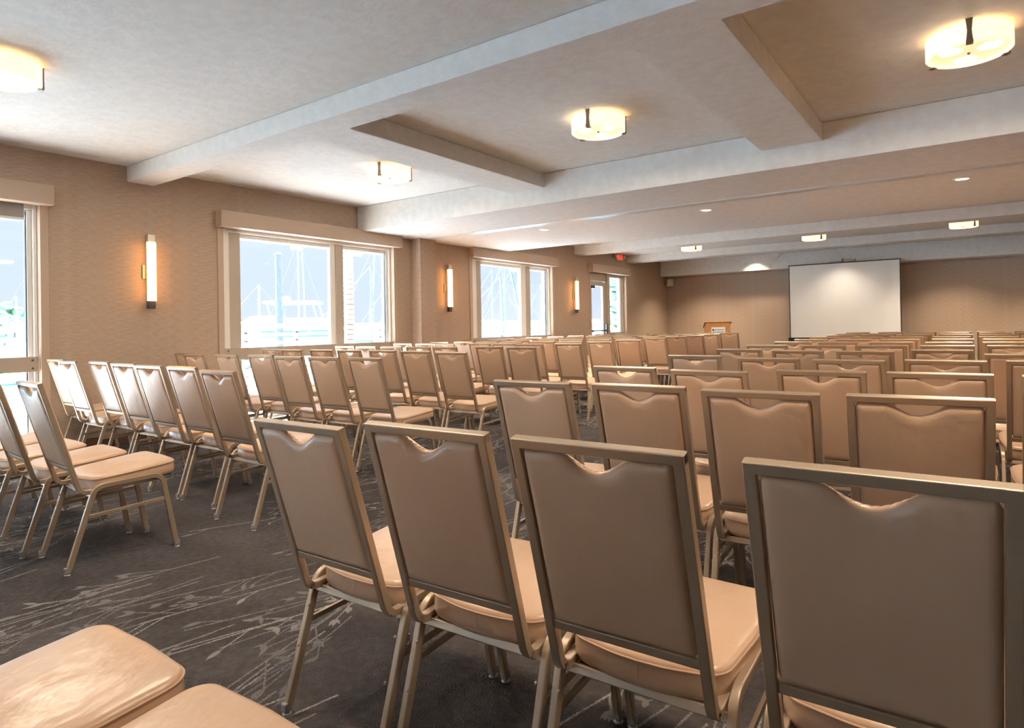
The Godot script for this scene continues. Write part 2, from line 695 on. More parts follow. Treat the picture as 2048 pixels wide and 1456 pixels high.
func make_chair() -> Node3D:
	var t := Node3D.new()
	t.name = "banquet_chair"
	chair_back(t)
	chair_cushion(t)
	var leg := [Vector2(0.0, 0.030), Vector2(-0.112, 0.398), Vector2(-0.418, 0.404), Vector2(-0.484, 0.030)]
	for s in [-1.0, 1.0]:
		var g := Geo.new()
		g.sweep(zy(fillet(leg, [0.055, 0.055], 7), s * 0.2), Vector3.RIGHT, 0.021, 0.025, 0.004)
		for e in [[-0.028, 0.20, 0.013], [-0.068, 0.31, 0.013], [-0.452, 0.16, 0.013], [-0.440, 0.25, 0.013]]:
			g.ball(Vector3(s * 0.2 - s * 0.0115, e[1], e[0]), Vector3(0.003, 0.005, 0.005), 6, 4)
		var f := obj("leg_frame", g, M.frame, t)
		for e in [[0.0075, 1.0], [-0.488, -1.0]]:
			var c := Geo.new()
			c.box(Vector3(s * 0.2, 0.024, e[0]), Vector3(0.0245, 0.028, 0.0285), 0.004)
			var cap := obj("foot_cap", c, M.cap, f)
			var d := Geo.new()
			d.lathe(Vector3(s * 0.2, 0, e[0]), [Vector2(0.0, 0.0), Vector2(0.0135, 0.0), Vector2(0.0140, 0.003), Vector2(0.011, 0.007), Vector2(0.0, 0.010)], 14)
			obj("glide", d, M.glide, cap)
		var st := Geo.new()
		st.sweep([Vector3(s * 0.2, 0.258, -0.072), Vector3(s * 0.2, 0.274, -0.443)], Vector3.RIGHT, 0.011, 0.018, 0.002)
		obj("stretcher", st, M.frame, t)
	var cb := Geo.new()
	cb.box(Vector3(0, 0.357, -0.103), Vector3(0.384, 0.022, 0.018), 0.003, Basis(Vector3.RIGHT, -0.29))
	obj("rear_crossbar", cb, M.frame, t)
	var fb := Geo.new()
	fb.box(Vector3(0, 0.372, -0.39), Vector3(0.384, 0.018, 0.018), 0.003)
	obj("front_crossbar", fb, M.frame, t)
	return t


const ORD := ["", "first", "second", "third", "fourth", "fifth", "sixth", "seventh", "eighth", "ninth", "tenth", "eleventh", "twelfth", "thirteenth"]


func place_chairs() -> void:
	var proto := make_chair()
	var left := {
		1: [[-3.745, -1.235, -0.065], [-4.22, -1.20, -0.06], [-4.70, -1.17, -0.05], [-5.19, -1.15, -0.05]],
		2: [[-3.60, -2.095, 0.0], [-4.24, -2.21, 0.0], [-4.70, -2.21, 0.01], [-5.22, -2.265, 0.02], [-5.83, -2.335, -0.01], [-6.27, -2.27, -0.01], [-6.88, -2.39, 0.01]],
		3: [[-3.87, -3.42, 0.03], [-4.34, -3.40, 0.03], [-4.79, -3.38, 0.02], [-5.44, -3.53, 0.04], [-5.89, -3.45, 0.03], [-6.35, -3.38, 0.0], [-6.90, -3.56, 0.01]],
		4: [[-3.85, -4.41, 0.02], [-4.37, -4.48, 0.04], [-4.93, -4.57, 0.05], [-5.41, -4.54, 0.01], [-5.88, -4.54, 0.03], [-6.33, -4.48, 0.02], [-6.86, -4.57, 0.03]],
		5: [[-3.92, -5.60, 0.04], [-4.40, -5.66, 0.04], [-4.86, -5.44, -0.01], [-5.31, -5.47, 0.05], [-5.77, -5.48, -0.01], [-6.25, -5.50, 0.01], [-6.77, -5.59, 0.02]],
		6: [[-3.94, -6.61, 0.0], [-4.42, -6.50, 0.05], [-4.90, -6.61, 0.03], [-5.37, -6.69, -0.02], [-5.83, -6.50, -0.02], [-6.29, -6.61, 0.01], [-6.76, -6.63, 0.01]],
	}
	var lz := [0, 0, 0, 0, 0, 0, 0, -7.42, -8.25, -9.12, -10.0, -10.75, -11.6, -12.75]
	var right := {
		0: [[-1.50, -0.165, 0.0], [-1.04, -0.172, 0.01]],
		1: [[-1.50, -1.15, 0.01], [-1.04, -1.16, 0.03], [-0.60, -1.17, 0.02], [-0.13, -1.18, 0.02], [0.33, -1.17, 0.0], [0.80, -1.18, 0.01], [1.26, -1.17, 0.0]],
		2: [[-1.48, -2.24, 0.03], [-1.02, -2.27, 0.03], [-0.575, -2.235, 0.04], [-0.135, -2.28, 0.06], [0.33, -2.26, 0.03], [0.80, -2.25, 0.0], [1.26, -2.24, 0.0]],
		3: [[-1.50, -3.15, -0.05], [-1.01, -3.04, -0.04], [-0.555, -3.20, 0.0], [-0.11, -3.23, 0.01], [0.35, -3.21, 0.0], [0.81, -3.22, 0.0], [1.27, -3.2, 0.0]],
		4: [[-1.57, -4.38, 0.03], [-1.02, -4.16, -0.02], [-0.56, -4.08, -0.05], [-0.11, -4.19, -0.02], [0.34, -4.26, 0.0], [0.79, -4.22, 0.0], [1.26, -4.2, 0.0]],
		5: [[-1.57, -5.42, 0.02], [-1.07, -5.23, -0.03], [-0.615, -5.21, -0.02], [-0.165, -5.50, 0.01], [0.26, -4.95, 0.0], [0.76, -5.25, 0.0], [1.23, -5.3, 0.0]],
	}
	var rz := [0, 0, 0, 0, 0, 0, -6.32, -7.25, -8.25, -9.3, -10.35, -11.35, -12.35]
	rng.seed = 5
	for r in range(7, 14):
		var row := []
		for c in 7:
			row.append([-3.93 - 0.47 * c + rng.randf_range(-0.02, 0.02), lz[r] + rng.randf_range(-0.05, 0.05), rng.randf_range(-0.03, 0.03)])
		left[r] = row
	for r in range(6, 13):
		var row := []
		for c in 7:
			row.append([-1.56 + 0.465 * c + rng.randf_range(-0.02, 0.02), rz[r] + rng.randf_range(-0.05, 0.05), rng.randf_range(-0.03, 0.03)])
		right[r] = row
	var first := true
	for blk in [["window-side block", left, "chairs in the window-side block"], ["block before the screen", right, "chairs in the block before the screen"]]:
		for r in blk[1]:
			for c in blk[1][r].size():
				var e = blk[1][r][c]
				var o: Node3D = proto
				if not first:
					o = proto.duplicate()
				first = false
				o.name = numbered("banquet_chair")
				add_child(o, true)
				o.position = Vector3(e[0], 0.0, e[1])
				o.rotation.y = e[2]
				if blk[0] == "block before the screen" and r == 1 and c == 0:
					o.scale.y = 0.975
				var row: int = r + 1 if blk[1].has(0) else r
				var where: String = "first on the aisle" if c == 0 else ORD[c + 1] + " from the aisle"
				tag(o, "tan banquet chair, %s, %s row from back, %s" % [where, ORD[row], blk[0]], "chair", blk[2])


# ------------------------------------------------------------------ room shell
func wall_with_openings() -> void:
	var w := structure("wall_left", "tan woven wall covering on the long window wall", "wall")
	var g := Geo.new()
	var x0 := WALL_X - 0.26
	var x1 := WALL_X
	var spans := [[1.7, 4.1, 0.0], [-2.275, 0.55, 0.0], [-6.785, -4.08, 0.0], [-11.29, -8.655, 0.0], [-14.80, -12.95, 0.0]]
	var z := BACK_Z + 0.3
	for s in spans:
		g.box(Vector3((x0 + x1) * 0.5, CEIL * 0.5, (z + s[1]) * 0.5), Vector3(x1 - x0, CEIL, z - s[1]))
		g.box(Vector3((x0 + x1) * 0.5, (2.40 + CEIL) * 0.5, (s[0] + s[1]) * 0.5), Vector3(x1 - x0, CEIL - 2.40, s[1] - s[0]))
		z = s[0]
	g.box(Vector3((x0 + x1) * 0.5, CEIL * 0.5, (z + FAR_Z - 0.3) * 0.5), Vector3(x1 - x0, CEIL, z - FAR_Z + 0.3))
	obj("wall_covering", g, M.wall, w)
	# pier between the second and the third window
	obj("pier", bx(-7.2, -7.0, 0.0, SOFFIT, -7.53, -7.17, 0.004), M.wall, w)
	var b := structure("baseboard_left", "dark wooden baseboard under the window wall", "baseboard")
	var gb := Geo.new()
	for s in [[-2.30, -3.97], [-6.88, -7.165], [-7.535, -8.55], [-11.40, -12.88], [-14.87, -17.1]]:
		gb.box(Vector3(WALL_X + 0.008, 0.055, (s[0] + s[1]) * 0.5), Vector3(0.016, 0.11, absf(s[1] - s[0])), 0.004)
	obj("board", gb, M.base, b)


func window(n: int, za: float, zb: float, post: float, shade_drop: float, label: String, fl := 0.11, mw := 0.105) -> void:
	# za nearer end, zb farther end of the opening, post the middle of the meeting stile
	var w := structure("window_%d" % n, label, "window")
	var gx := -7.33
	var top := 2.40
	# flat casing on the wall round the opening
	var c := Geo.new()
	c.box(Vector3(WALL_X + 0.008, top * 0.5, za + 0.035), Vector3(0.018, top, 0.07), 0.003)
	c.box(Vector3(WALL_X + 0.008, top * 0.5, zb - 0.035), Vector3(0.018, top, 0.07), 0.003)
	obj("casing", c, M.trim, w)
	# frame in the opening
	var f := Geo.new()
	f.box(Vector3(-7.33, top * 0.5, za - fl * 0.5), Vector3(0.14, top, fl), 0.004)
	f.box(Vector3(-7.33, top * 0.5, zb + 0.015), Vector3(0.14, top, 0.03), 0.004)
	f.box(Vector3(-7.33, top - 0.03, (za - fl + zb + 0.03) * 0.5), Vector3(0.14, 0.06, za - zb - fl - 0.03), 0.004)
	f.box(Vector3(-7.33, 0.02, (za - fl + zb + 0.03) * 0.5), Vector3(0.16, 0.05, za - zb - fl - 0.03), 0.004)
	obj("frame", f, M.white, w)
	# sash stiles
	for q in [[za - fl, za - fl - 0.155, M.taupe, gx + 0.02], [post + mw, post + 0.018, M.white, gx + 0.005], [post + 0.018, post - 0.115, M.taupe, gx + 0.02], [zb + 0.07, zb + 0.03, M.offwhite, gx + 0.005]]:
		obj("stile", bx(q[3] - 0.03, q[3] + 0.03, 0.045, top - 0.06, q[1], q[0], 0.004), q[2], w)
	var rl := Geo.new()
	for q in [[za - fl - 0.155, post + mw], [post - 0.115, zb + 0.07]]:
		rl.box(Vector3(gx, top - 0.085, (q[0] + q[1]) * 0.5), Vector3(0.04, 0.05, q[0] - q[1]), 0.004)
		rl.box(Vector3(gx, 0.085, (q[0] + q[1]) * 0.5), Vector3(0.04, 0.08, q[0] - q[1]), 0.004)
	obj("sash_rail", rl, M.offwhite, w)
	obj("gasket", bx(gx - 0.02, gx + 0.022, 0.06, top - 0.08, zb + 0.070, zb + 0.078), M.gasket, w)
	obj("pane", bx(gx - 0.004, gx + 0.004, 0.125, top - 0.11, post + mw, za - fl - 0.155), M.glass, w)
	obj("pane", bx(gx - 0.004, gx + 0.004, 0.125, top - 0.11, zb + 0.078, post - 0.115), M.glass, w)
	# valance box and shade behind it
	var v := Geo.new()
	v.box(Vector3(WALL_X + 0.065, 2.472, (za + zb) * 0.5), Vector3(0.13, 0.188, za - zb + 0.17), 0.003)
	obj("valance", v, M.trim, w)
	if shade_drop > 0.0:
		obj("roller_shade", bx(-7.262, -7.258, top - shade_drop - 0.03, top, zb + 0.10, za - 0.10), M.shade, w)
	obj("shade_hem", bx(-7.268, -7.252, top - shade_drop - 0.05, top - shade_drop - 0.025, zb + 0.10, za - 0.10, 0.003), M.white, w)
	# guard board bolted across the glass
	var gb := obj("guard_board", bx(-7.245, -7.215, 0.802, 0.944, zb + 0.012, za - 0.012, 0.003), M.guard, w)
	for zz in [za - 0.06, zb + 0.06]:
		for yy in [0.835, 0.912]:
			var bo := Geo.new()
			bo.ball(Vector3(-7.2145, yy, zz), Vector3(0.005, 0.011, 0.011), 8, 4)
			obj("bolt", bo, M.bolt, gb)


func rear_window(n: int, xa: float, xb: float, label: String) -> void:
	var w := structure("window_%d" % n, label, "window")
	var z := BACK_Z + 0.15
	var f := Geo.new()
	f.box(Vector3((xa + xb) * 0.5, 2.36, z), Vector3(xb - xa, 0.08, 0.12), 0.004)
	f.box(Vector3((xa + xb) * 0.5, 0.03, z), Vector3(xb - xa, 0.06, 0.12), 0.004)
	for k in 5:
		f.box(Vector3(lerpf(xa + 0.04, xb - 0.04, k / 4.0), 1.2, z), Vector3(0.08, 2.4, 0.12), 0.004)
	obj("frame", f, M.white, w)
	for k in 4:
		var x0 := lerpf(xa + 0.04, xb - 0.04, k / 4.0) + 0.04
		var x1 := lerpf(xa + 0.04, xb - 0.04, (k + 1) / 4.0) - 0.04
		obj("pane", bx(x0, x1, 0.06, 2.32, z - 0.004, z + 0.004), M.glass, w)


func exit_door() -> void:
	var d := structure("door_1", "glazed exit door with push bar and side light", "door")
	var za := -12.95
	var zb := -14.80
	var c := Geo.new()
	c.box(Vector3(WALL_X + 0.008, 1.2, za + 0.03), Vector3(0.018, 2.4, 0.06), 0.003)
	c.box(Vector3(WALL_X + 0.008, 1.2, zb - 0.03), Vector3(0.018, 2.4, 0.06), 0.003)
	obj("casing", c, M.trim, d)
	var f := Geo.new()
	f.box(Vector3(-7.33, 1.2, za - 0.025), Vector3(0.14, 2.4, 0.05), 0.003)
	f.box(Vector3(-7.33, 1.2, zb + 0.025), Vector3(0.14, 2.4, 0.05), 0.003)
	f.box(Vector3(-7.31, 1.2, -13.90), Vector3(0.18, 2.4, 0.13), 0.003)
	f.box(Vector3(-7.33, 2.29, -13.42), Vector3(0.14, 0.22, 0.84), 0.003)
	f.box(Vector3(-7.33, 2.35, -14.36), Vector3(0.14, 0.10, 0.80), 0.003)
	obj("frame", f, M.taupe, d)
	var l := Node3D.new()
	l.name = "leaf"
	d.add_child(l, true)
	var lg := Geo.new()
	lg.box(Vector3(-7.29, 1.09, -13.065), Vector3(0.045, 2.16, 0.12), 0.003)
	lg.box(Vector3(-7.29, 1.09, -13.765), Vector3(0.045, 2.16, 0.14), 0.003)
	lg.box(Vector3(-7.29, 2.12, -13.41), Vector3(0.045, 0.11, 0.57), 0.003)
	lg.box(Vector3(-7.29, 0.14, -13.41), Vector3(0.045, 0.25, 0.57), 0.003)
	obj("leaf_frame", lg, M.taupe, l)
	obj("pane", bx(-7.294, -7.286, 0.265, 2.065, -13.695, -13.125), M.glass, l)
	var pb := Geo.new()
	pb.tube([Vector3(-7.205, 0.99, -13.07), Vector3(-7.205, 0.99, -13.74)], 0.016, 10)
	pb.box(Vector3(-7.235, 0.99, -13.08), Vector3(0.07, 0.05, 0.05), 0.005)
	pb.box(Vector3(-7.235, 1.04, -13.76), Vector3(0.09, 0.24, 0.07), 0.01)
	obj("push_bar", pb, M.darkmetal, l)
	var cl := Geo.new()
	cl.box(Vector3(-7.235, 2.03, -13.10), Vector3(0.07, 0.07, 0.16), 0.006)
	obj("closer", cl, M.darkmetal, l)
	obj("pane", bx(-7.334, -7.326, 0.05, 2.30, -14.66, -13.965), M.glass, d)
	obj("stile", bx(-7.36, -7.30, 0.04, 2.30, -14.75, -14.66, 0.003), M.white, d)
	obj("sill_rail", bx(-7.37, -7.26, 0.0, 0.80, -14.66, -13.965, 0.003), M.trim, d)
	obj("guard_board", bx(-7.25, -7.225, 0.80, 0.94, -14.76, -13.97, 0.003), M.guard, d)
	obj("valance", bx(-7.2, -7.07, 2.375, 2.555, -14.86, -12.87, 0.003), M.trim, d)


func room() -> void:
	var fl := structure("floor", "dark carpet with pale bamboo twig pattern", "floor")
	obj("carpet", bx(WALL_X - 0.26, RIGHT_X + 0.3, -0.12, 0.0, FAR_Z - 0.3, BACK_Z + 0.3), M.carpet, fl)
	wall_with_openings()
	var wf := structure("wall_far", "tan woven wall covering behind the projection screen", "wall")
	obj("wall_covering", bx(WALL_X, RIGHT_X, 0.0, CEIL, FAR_Z - 0.3, FAR_Z), M.wall, wf)
	var wr := structure("wall_right", "tan woven wall covering opposite the windows", "wall")
	obj("wall_covering", bx(RIGHT_X, RIGHT_X + 0.3, 0.0, CEIL, FAR_Z - 0.3, BACK_Z + 0.3), M.wall, wr)
	var wb := structure("wall_back", "tan woven wall covering at the rear of the room", "wall")
	var gw := Geo.new()
	for q in [[WALL_X, -6.2, 0.0, CEIL], [-6.2, -3.0, 2.40, CEIL], [-3.0, RIGHT_X, 0.0, CEIL]]:
		gw.box(Vector3((q[0] + q[1]) * 0.5, (q[2] + q[3]) * 0.5, BACK_Z + 0.15), Vector3(q[1] - q[0], q[3] - q[2], 0.3))
	obj("wall_covering", gw, M.wall, wb)
	rear_window(5, -6.2, -3.0, "wide glazed doors in the rear wall, window side")
	var c := structure("ceiling", "white plastered ceiling with beams and coffers", "ceiling")
	obj("slab", bx(WALL_X - 0.26, RIGHT_X + 0.3, CEIL, CEIL + 0.2, FAR_Z - 0.3, BACK_Z + 0.3), M.plaster, c)
	var rr := RIGHT_X
	obj("beam", bx(WALL_X, rr, BEAM, CEIL, -3.315, -3.045, 0.008), M.plaster, c)
	obj("beam", bx(-4.475, -3.972, BEAM, CEIL, -6.12, -3.30, 0.006), M.plaster, c)
	obj("beam", bx(-1.555, -1.028, BEAM, CEIL, -6.12, -3.30, 0.006), M.plaster, c)
	obj("beam", bx(1.42, 1.94, BEAM, CEIL, -6.12, -3.30, 0.006), M.plaster, c)
	# deep soffit that holds the partition track: two runs with the track slot between
	obj("soffit", bx(WALL_X, rr, SOFFIT, CEIL, -7.20, -6.10, 0.008), M.plaster, c)
	obj("soffit", bx(WALL_X, rr, SOFFIT, CEIL, -9.56, -7.40, 0.008), M.plaster, c)
	obj("track_rail", bx(-6.9, rr, SOFFIT - 0.012, SOFFIT + 0.03, -7.285, -7.20, 0.003), M.track, c)
	obj("track_rail", bx(-6.9, rr, SOFFIT - 0.004, SOFFIT + 0.03, -7.40, -7.345, 0.002), M.track, c)
	obj("track_slot", bx(WALL_X, rr, SOFFIT + 0.03, CEIL, -7.40, -7.20), M.slot, c)
	obj("track_rail", bx(WALL_X, -6.9, SOFFIT, SOFFIT + 0.03, -7.40, -7.20), M.plaster, c)
	obj("beam", bx(WALL_X, rr, 2.705, CEIL, -12.56, -12.22, 0.008), M.plaster, c)
	obj("beam", bx(WALL_X, rr, 2.722, CEIL, -15.25, -14.90, 0.008), M.plaster, c)
	obj("soffit", bx(WALL_X, rr, 2.478, CEIL, FAR_Z, -17.08, 0.008), M.plaster, c)
	window(1, 0.55, -2.275, -0.85, 0.12, "wide glazed window beside the hindmost row, shade partly drawn")
	window(2, -4.08, -6.785, -5.79, 0.0, "wide glazed window before the pier, yacht outside")
	window(3, -8.655, -11.29, -10.48, 0.0, "wide glazed window beyond the pier, masts outside", 0.20, 0.19)
	window(4, 4.1, 1.7, 2.9, 0.0, "wide glazed window at the rear of the window wall")
	exit_door()


# ------------------------------------------------------------------ lamps
func drum_lamp(x: float, z: float, label: String, turn: float, group := "round ceiling drum lights") -> void:
	var t := thing("ceiling_light", label, "ceiling light", Vector3(x, CEIL, z), turn, group)
	var R := 0.225
	var g := Geo.new()
	g.lathe(Vector3.ZERO, [Vector2(0.0, 0.0), Vector2(0.16, 0.0), Vector2(0.16, -0.03), Vector2(0.0, -0.03)], 32)
	obj("canopy", g, M.nickel, t)
	var s := Geo.new()
	s.lathe(Vector3.ZERO, [Vector2(R - 0.004, -0.020), Vector2(R, -0.020), Vector2(R, -0.128), Vector2(R - 0.010, -0.136), Vector2(R - 0.018, -0.128), Vector2(R - 0.006, -0.118), Vector2(R - 0.006, -0.020)].duplicate(), 48)
	obj("glass_drum", s, M.lamp_side, t)
	var f := Geo.new()
	f.lathe(Vector3.ZERO, [Vector2(0.0, -0.122), Vector2(0.10, -0.121), Vector2(R - 0.008, -0.116)], 40)
	f.lathe(Vector3.ZERO, [Vector2(0.0, -0.116), Vector2(R - 0.008, -0.110)], 40)
	var fo := obj("diffuser", f, M.lamp_face, t)
	for k in 3:
		var a := TAU * k / 3.0 + 0.4
		var b := Geo.new()
		b.ball(Vector3(cos(a) * 0.115, -0.1215, sin(a) * 0.115), Vector3(0.066, 0.003, 0.066), 20, 6)
		obj("bulb_glow", b, M.bulb_spot, fo)
	var kn := Geo.new()
	kn.lathe(Vector3.ZERO, [Vector2(0.0, -0.132), Vector2(0.008, -0.131), Vector2(0.009, -0.121)], 12)
	obj("finial", kn, M.bronze, t)
	for k in 3:
		var a := TAU * k / 3.0 + PI * 0.5
		var b := Basis(Vector3.UP, -a)
		var c := Geo.new()
		# waisted clip: wide at both ends
		var ws := [[0.0, 0.019], [-0.03, 0.015], [-0.07, 0.0115], [-0.11, 0.015], [-0.138, 0.019]]
		for i in ws.size() - 1:
			var p = ws[i]
			var q = ws[i + 1]
			for sd in [[0.010, 1.0], [0.002, -1.0]]:
				c.quad(b * Vector3(R + sd[0], p[0], -p[1]), b * Vector3(R + sd[0], p[0], p[1]), b * Vector3(R + sd[0], q[0], q[1]), b * Vector3(R + sd[0], q[0], -q[1]), b * Vector3(sd[1], 0, 0))
			for sd in [-1.0, 1.0]:
				c.quad(b * Vector3(R + 0.002, p[0], sd * p[1]), b * Vector3(R + 0.010, p[0], sd * p[1]), b * Vector3(R + 0.010, q[0], sd * q[1]), b * Vector3(R + 0.002, q[0], sd * q[1]), b * Vector3(0, 0, sd))
		c.box(b * Vector3(R - 0.008, -0.141, 0), Vector3(0.034, 0.006, 0.036), 0.001, b)
		obj("clip", c, M.bronze, t)
	var o := OmniLight3D.new()
	o.name = "bulb"
	t.add_child(o, true)
	o.position = Vector3(0, -0.072, 0)
	o.light_color = Color(1.0, 0.80, 0.58)
	o.light_energy = 0.09
	o.light_size = 0.06
	o.omni_range = 30.0
	o.omni_attenuation = 2.0
	o.shadow_enabled = true
	var l := AreaLight3D.new()
	l.name = "lamp"
	t.add_child(l, true)
	l.position = Vector3(0, -0.150, 0)
	l.rotation.x = -PI * 0.5
	l.area_size = Vector2(0.36, 0.36)
	l.light_color = Color(1.0, 0.92, 0.82)
	l.light_energy = LAMP_E
	l.area_range = 30.0
	l.shadow_enabled = true


func downlight(x: float, y: float, z: float, label: String, share := 1.0) -> void:
	var t := thing("recessed_downlight", label, "downlight", Vector3(x, y, z), 0.0, "recessed downlights")
	var g := Geo.new()
	g.lathe(Vector3.ZERO, [Vector2(0.058, -0.003), Vector2(0.060, -0.006), Vector2(0.080, -0.005), Vector2(0.082, 0.0)], 28)
	obj("ring", g, M.white, t)
	var f := Geo.new()
	f.lathe(Vector3.ZERO, [Vector2(0.0, -0.004), Vector2(0.058, -0.003)], 24)
	obj("lens", f, M.down_glow, t)
	var s := SpotLight3D.new()
	s.name = "beam"
	t.add_child(s, true)
	s.position = Vector3(0, -0.02, 0)
	s.rotation.x = -PI * 0.5
	s.light_color = Color(1.0, 0.92, 0.82)
	s.light_energy = DOWN_E * share
	s.light_size = 0.05
	s.spot_angle = 55.0
	s.spot_angle_attenuation = 0.8
	s.spot_range = 30.0
	s.spot_attenuation = 2.0
	s.shadow_enabled = true


func sconce(z: float, label: String) -> void:
	var t := thing("wall_sconce", label, "wall lamp", Vector3(WALL_X, 1.80, z), 0.0, "tall wall sconces")
	obj("back_plate", bx(0.0, 0.022, -0.075, 0.075, -0.055, 0.055, 0.003), M.nickel, t)
	obj("arm", bx(0.02, 0.06, -0.02, 0.02, -0.016, 0.016, 0.002), M.nickel, t)
	obj("stem", bx(0.050, 0.070, -0.385, 0.385, -0.024, 0.024, 0.002), M.nickel, t)
	obj("end_block", bx(0.050, 0.106, 0.305, 0.395, -0.036, 0.036, 0.003), M.nickel, t)
	obj("end_block", bx(0.050, 0.106, -0.395, -0.305, -0.036, 0.036, 0.003), M.darkmetal, t)
	var g := Geo.new()
	g.sweep([Vector3(0.098, -0.312, 0), Vector3(0.098, 0.312, 0)], Vector3.BACK, 0.088, 0.050, 0.018)
	obj("glass_tube", g, M.sconce_glow, t)
	var l := AreaLight3D.new()
	l.name = "lamp"
	t.add_child(l, true)
	l.position = Vector3(0.13, 0, 0)
	l.rotation.y = -PI * 0.5
	l.area_size = Vector2(0.08, 0.60)
	l.light_color = Color(1.0, 0.72, 0.42)
	l.light_energy = SCONCE_E
	l.area_range = 30.0
	l.shadow_enabled = true


func lamps() -> void:
	drum_lamp(-4.99, -1.37, "round frosted drum light on the ceiling behind the cross beam, window side", 0.9)
	drum_lamp(-2.50, -1.37, "round frosted drum light on the ceiling behind the cross beam, over the aisle", 0.2)
	drum_lamp(0.03, -1.37, "round frosted drum light on the ceiling behind the cross beam, over the chairs", 0.5)
	drum_lamp(2.55, -1.37, "round frosted drum light on the ceiling behind the cross beam, away from windows", 0.5)
	drum_lamp(-5.12, -4.80, "round frosted drum light in the coffer beside the windows", 2.42)
	drum_lamp(-2.53, -4.74, "round frosted drum light in the coffer over the aisle", 0.12)
	drum_lamp(0.03, -4.76, "round frosted drum light in the dim coffer over the chairs before the screen", 0.02)
	drum_lamp(2.60, -4.76, "round frosted drum light in the coffer farthest from the windows", 0.02)
	drum_lamp(-5.07, -10.30, "round frosted drum light hidden beyond the soffit, beside the windows", 0.75)
	drum_lamp(-2.53, -10.30, "round frosted drum light hidden beyond the soffit, over the aisle", 0.8)
	drum_lamp(-0.02, -10.30, "round frosted drum light hidden beyond the soffit, over the chairs before the screen", 0.8)
	drum_lamp(2.55, -10.30, "round frosted drum light hidden beyond the soffit, away from the windows", 0.8)
	drum_lamp(-5.07, -13.80, "round frosted drum light between the far beams, nearest the exit door", 0.75)
	drum_lamp(-2.53, -13.82, "round frosted drum light between the far beams, before the screen", 0.8)
	drum_lamp(-0.05, -13.84, "round frosted drum light between the far beams, right of the screen", 0.8)
	drum_lamp(2.50, -13.84, "round frosted drum light between the far beams, deepest in the room", 0.8)
	downlight(-5.05, SOFFIT, -7.75, "small recessed downlight in the soffit, nearest the pier")
	downlight(-2.65, SOFFIT, -7.76, "small recessed downlight in the soffit, over the aisle")
	downlight(-0.03, SOFFIT, -7.76, "small recessed downlight in the soffit, over the chairs before the screen")
	downlight(2.55, SOFFIT, -7.76, "small recessed downlight in the soffit, farthest from the pier")
	downlight(-5.9, CEIL, -16.40, "small recessed downlight on the ceiling nearest the far corner")
	downlight(-4.55, CEIL, -16.80, "small recessed downlight on the ceiling above the lectern", 0.45)
	downlight(-2.45, CEIL, -16.20, "small recessed downlight on the ceiling above the projection screen", 0.25)
	downlight(-0.3, CEIL, -16.35, "small recessed downlight on the ceiling just beyond the projection screen")
	downlight(1.8, CEIL, -16.35, "small recessed downlight on the ceiling far beyond the projection screen")
	sconce(-3.235, "tall lit wall sconce between the two windows behind the pier")
	sconce(-7.97, "tall lit wall sconce just beyond the pier")
	sconce(-12.17, "tall lit wall sconce next to the exit door")


const LAMP_E := 2.9
const DOWN_E := 7.0
const SCONCE_E := 0.3


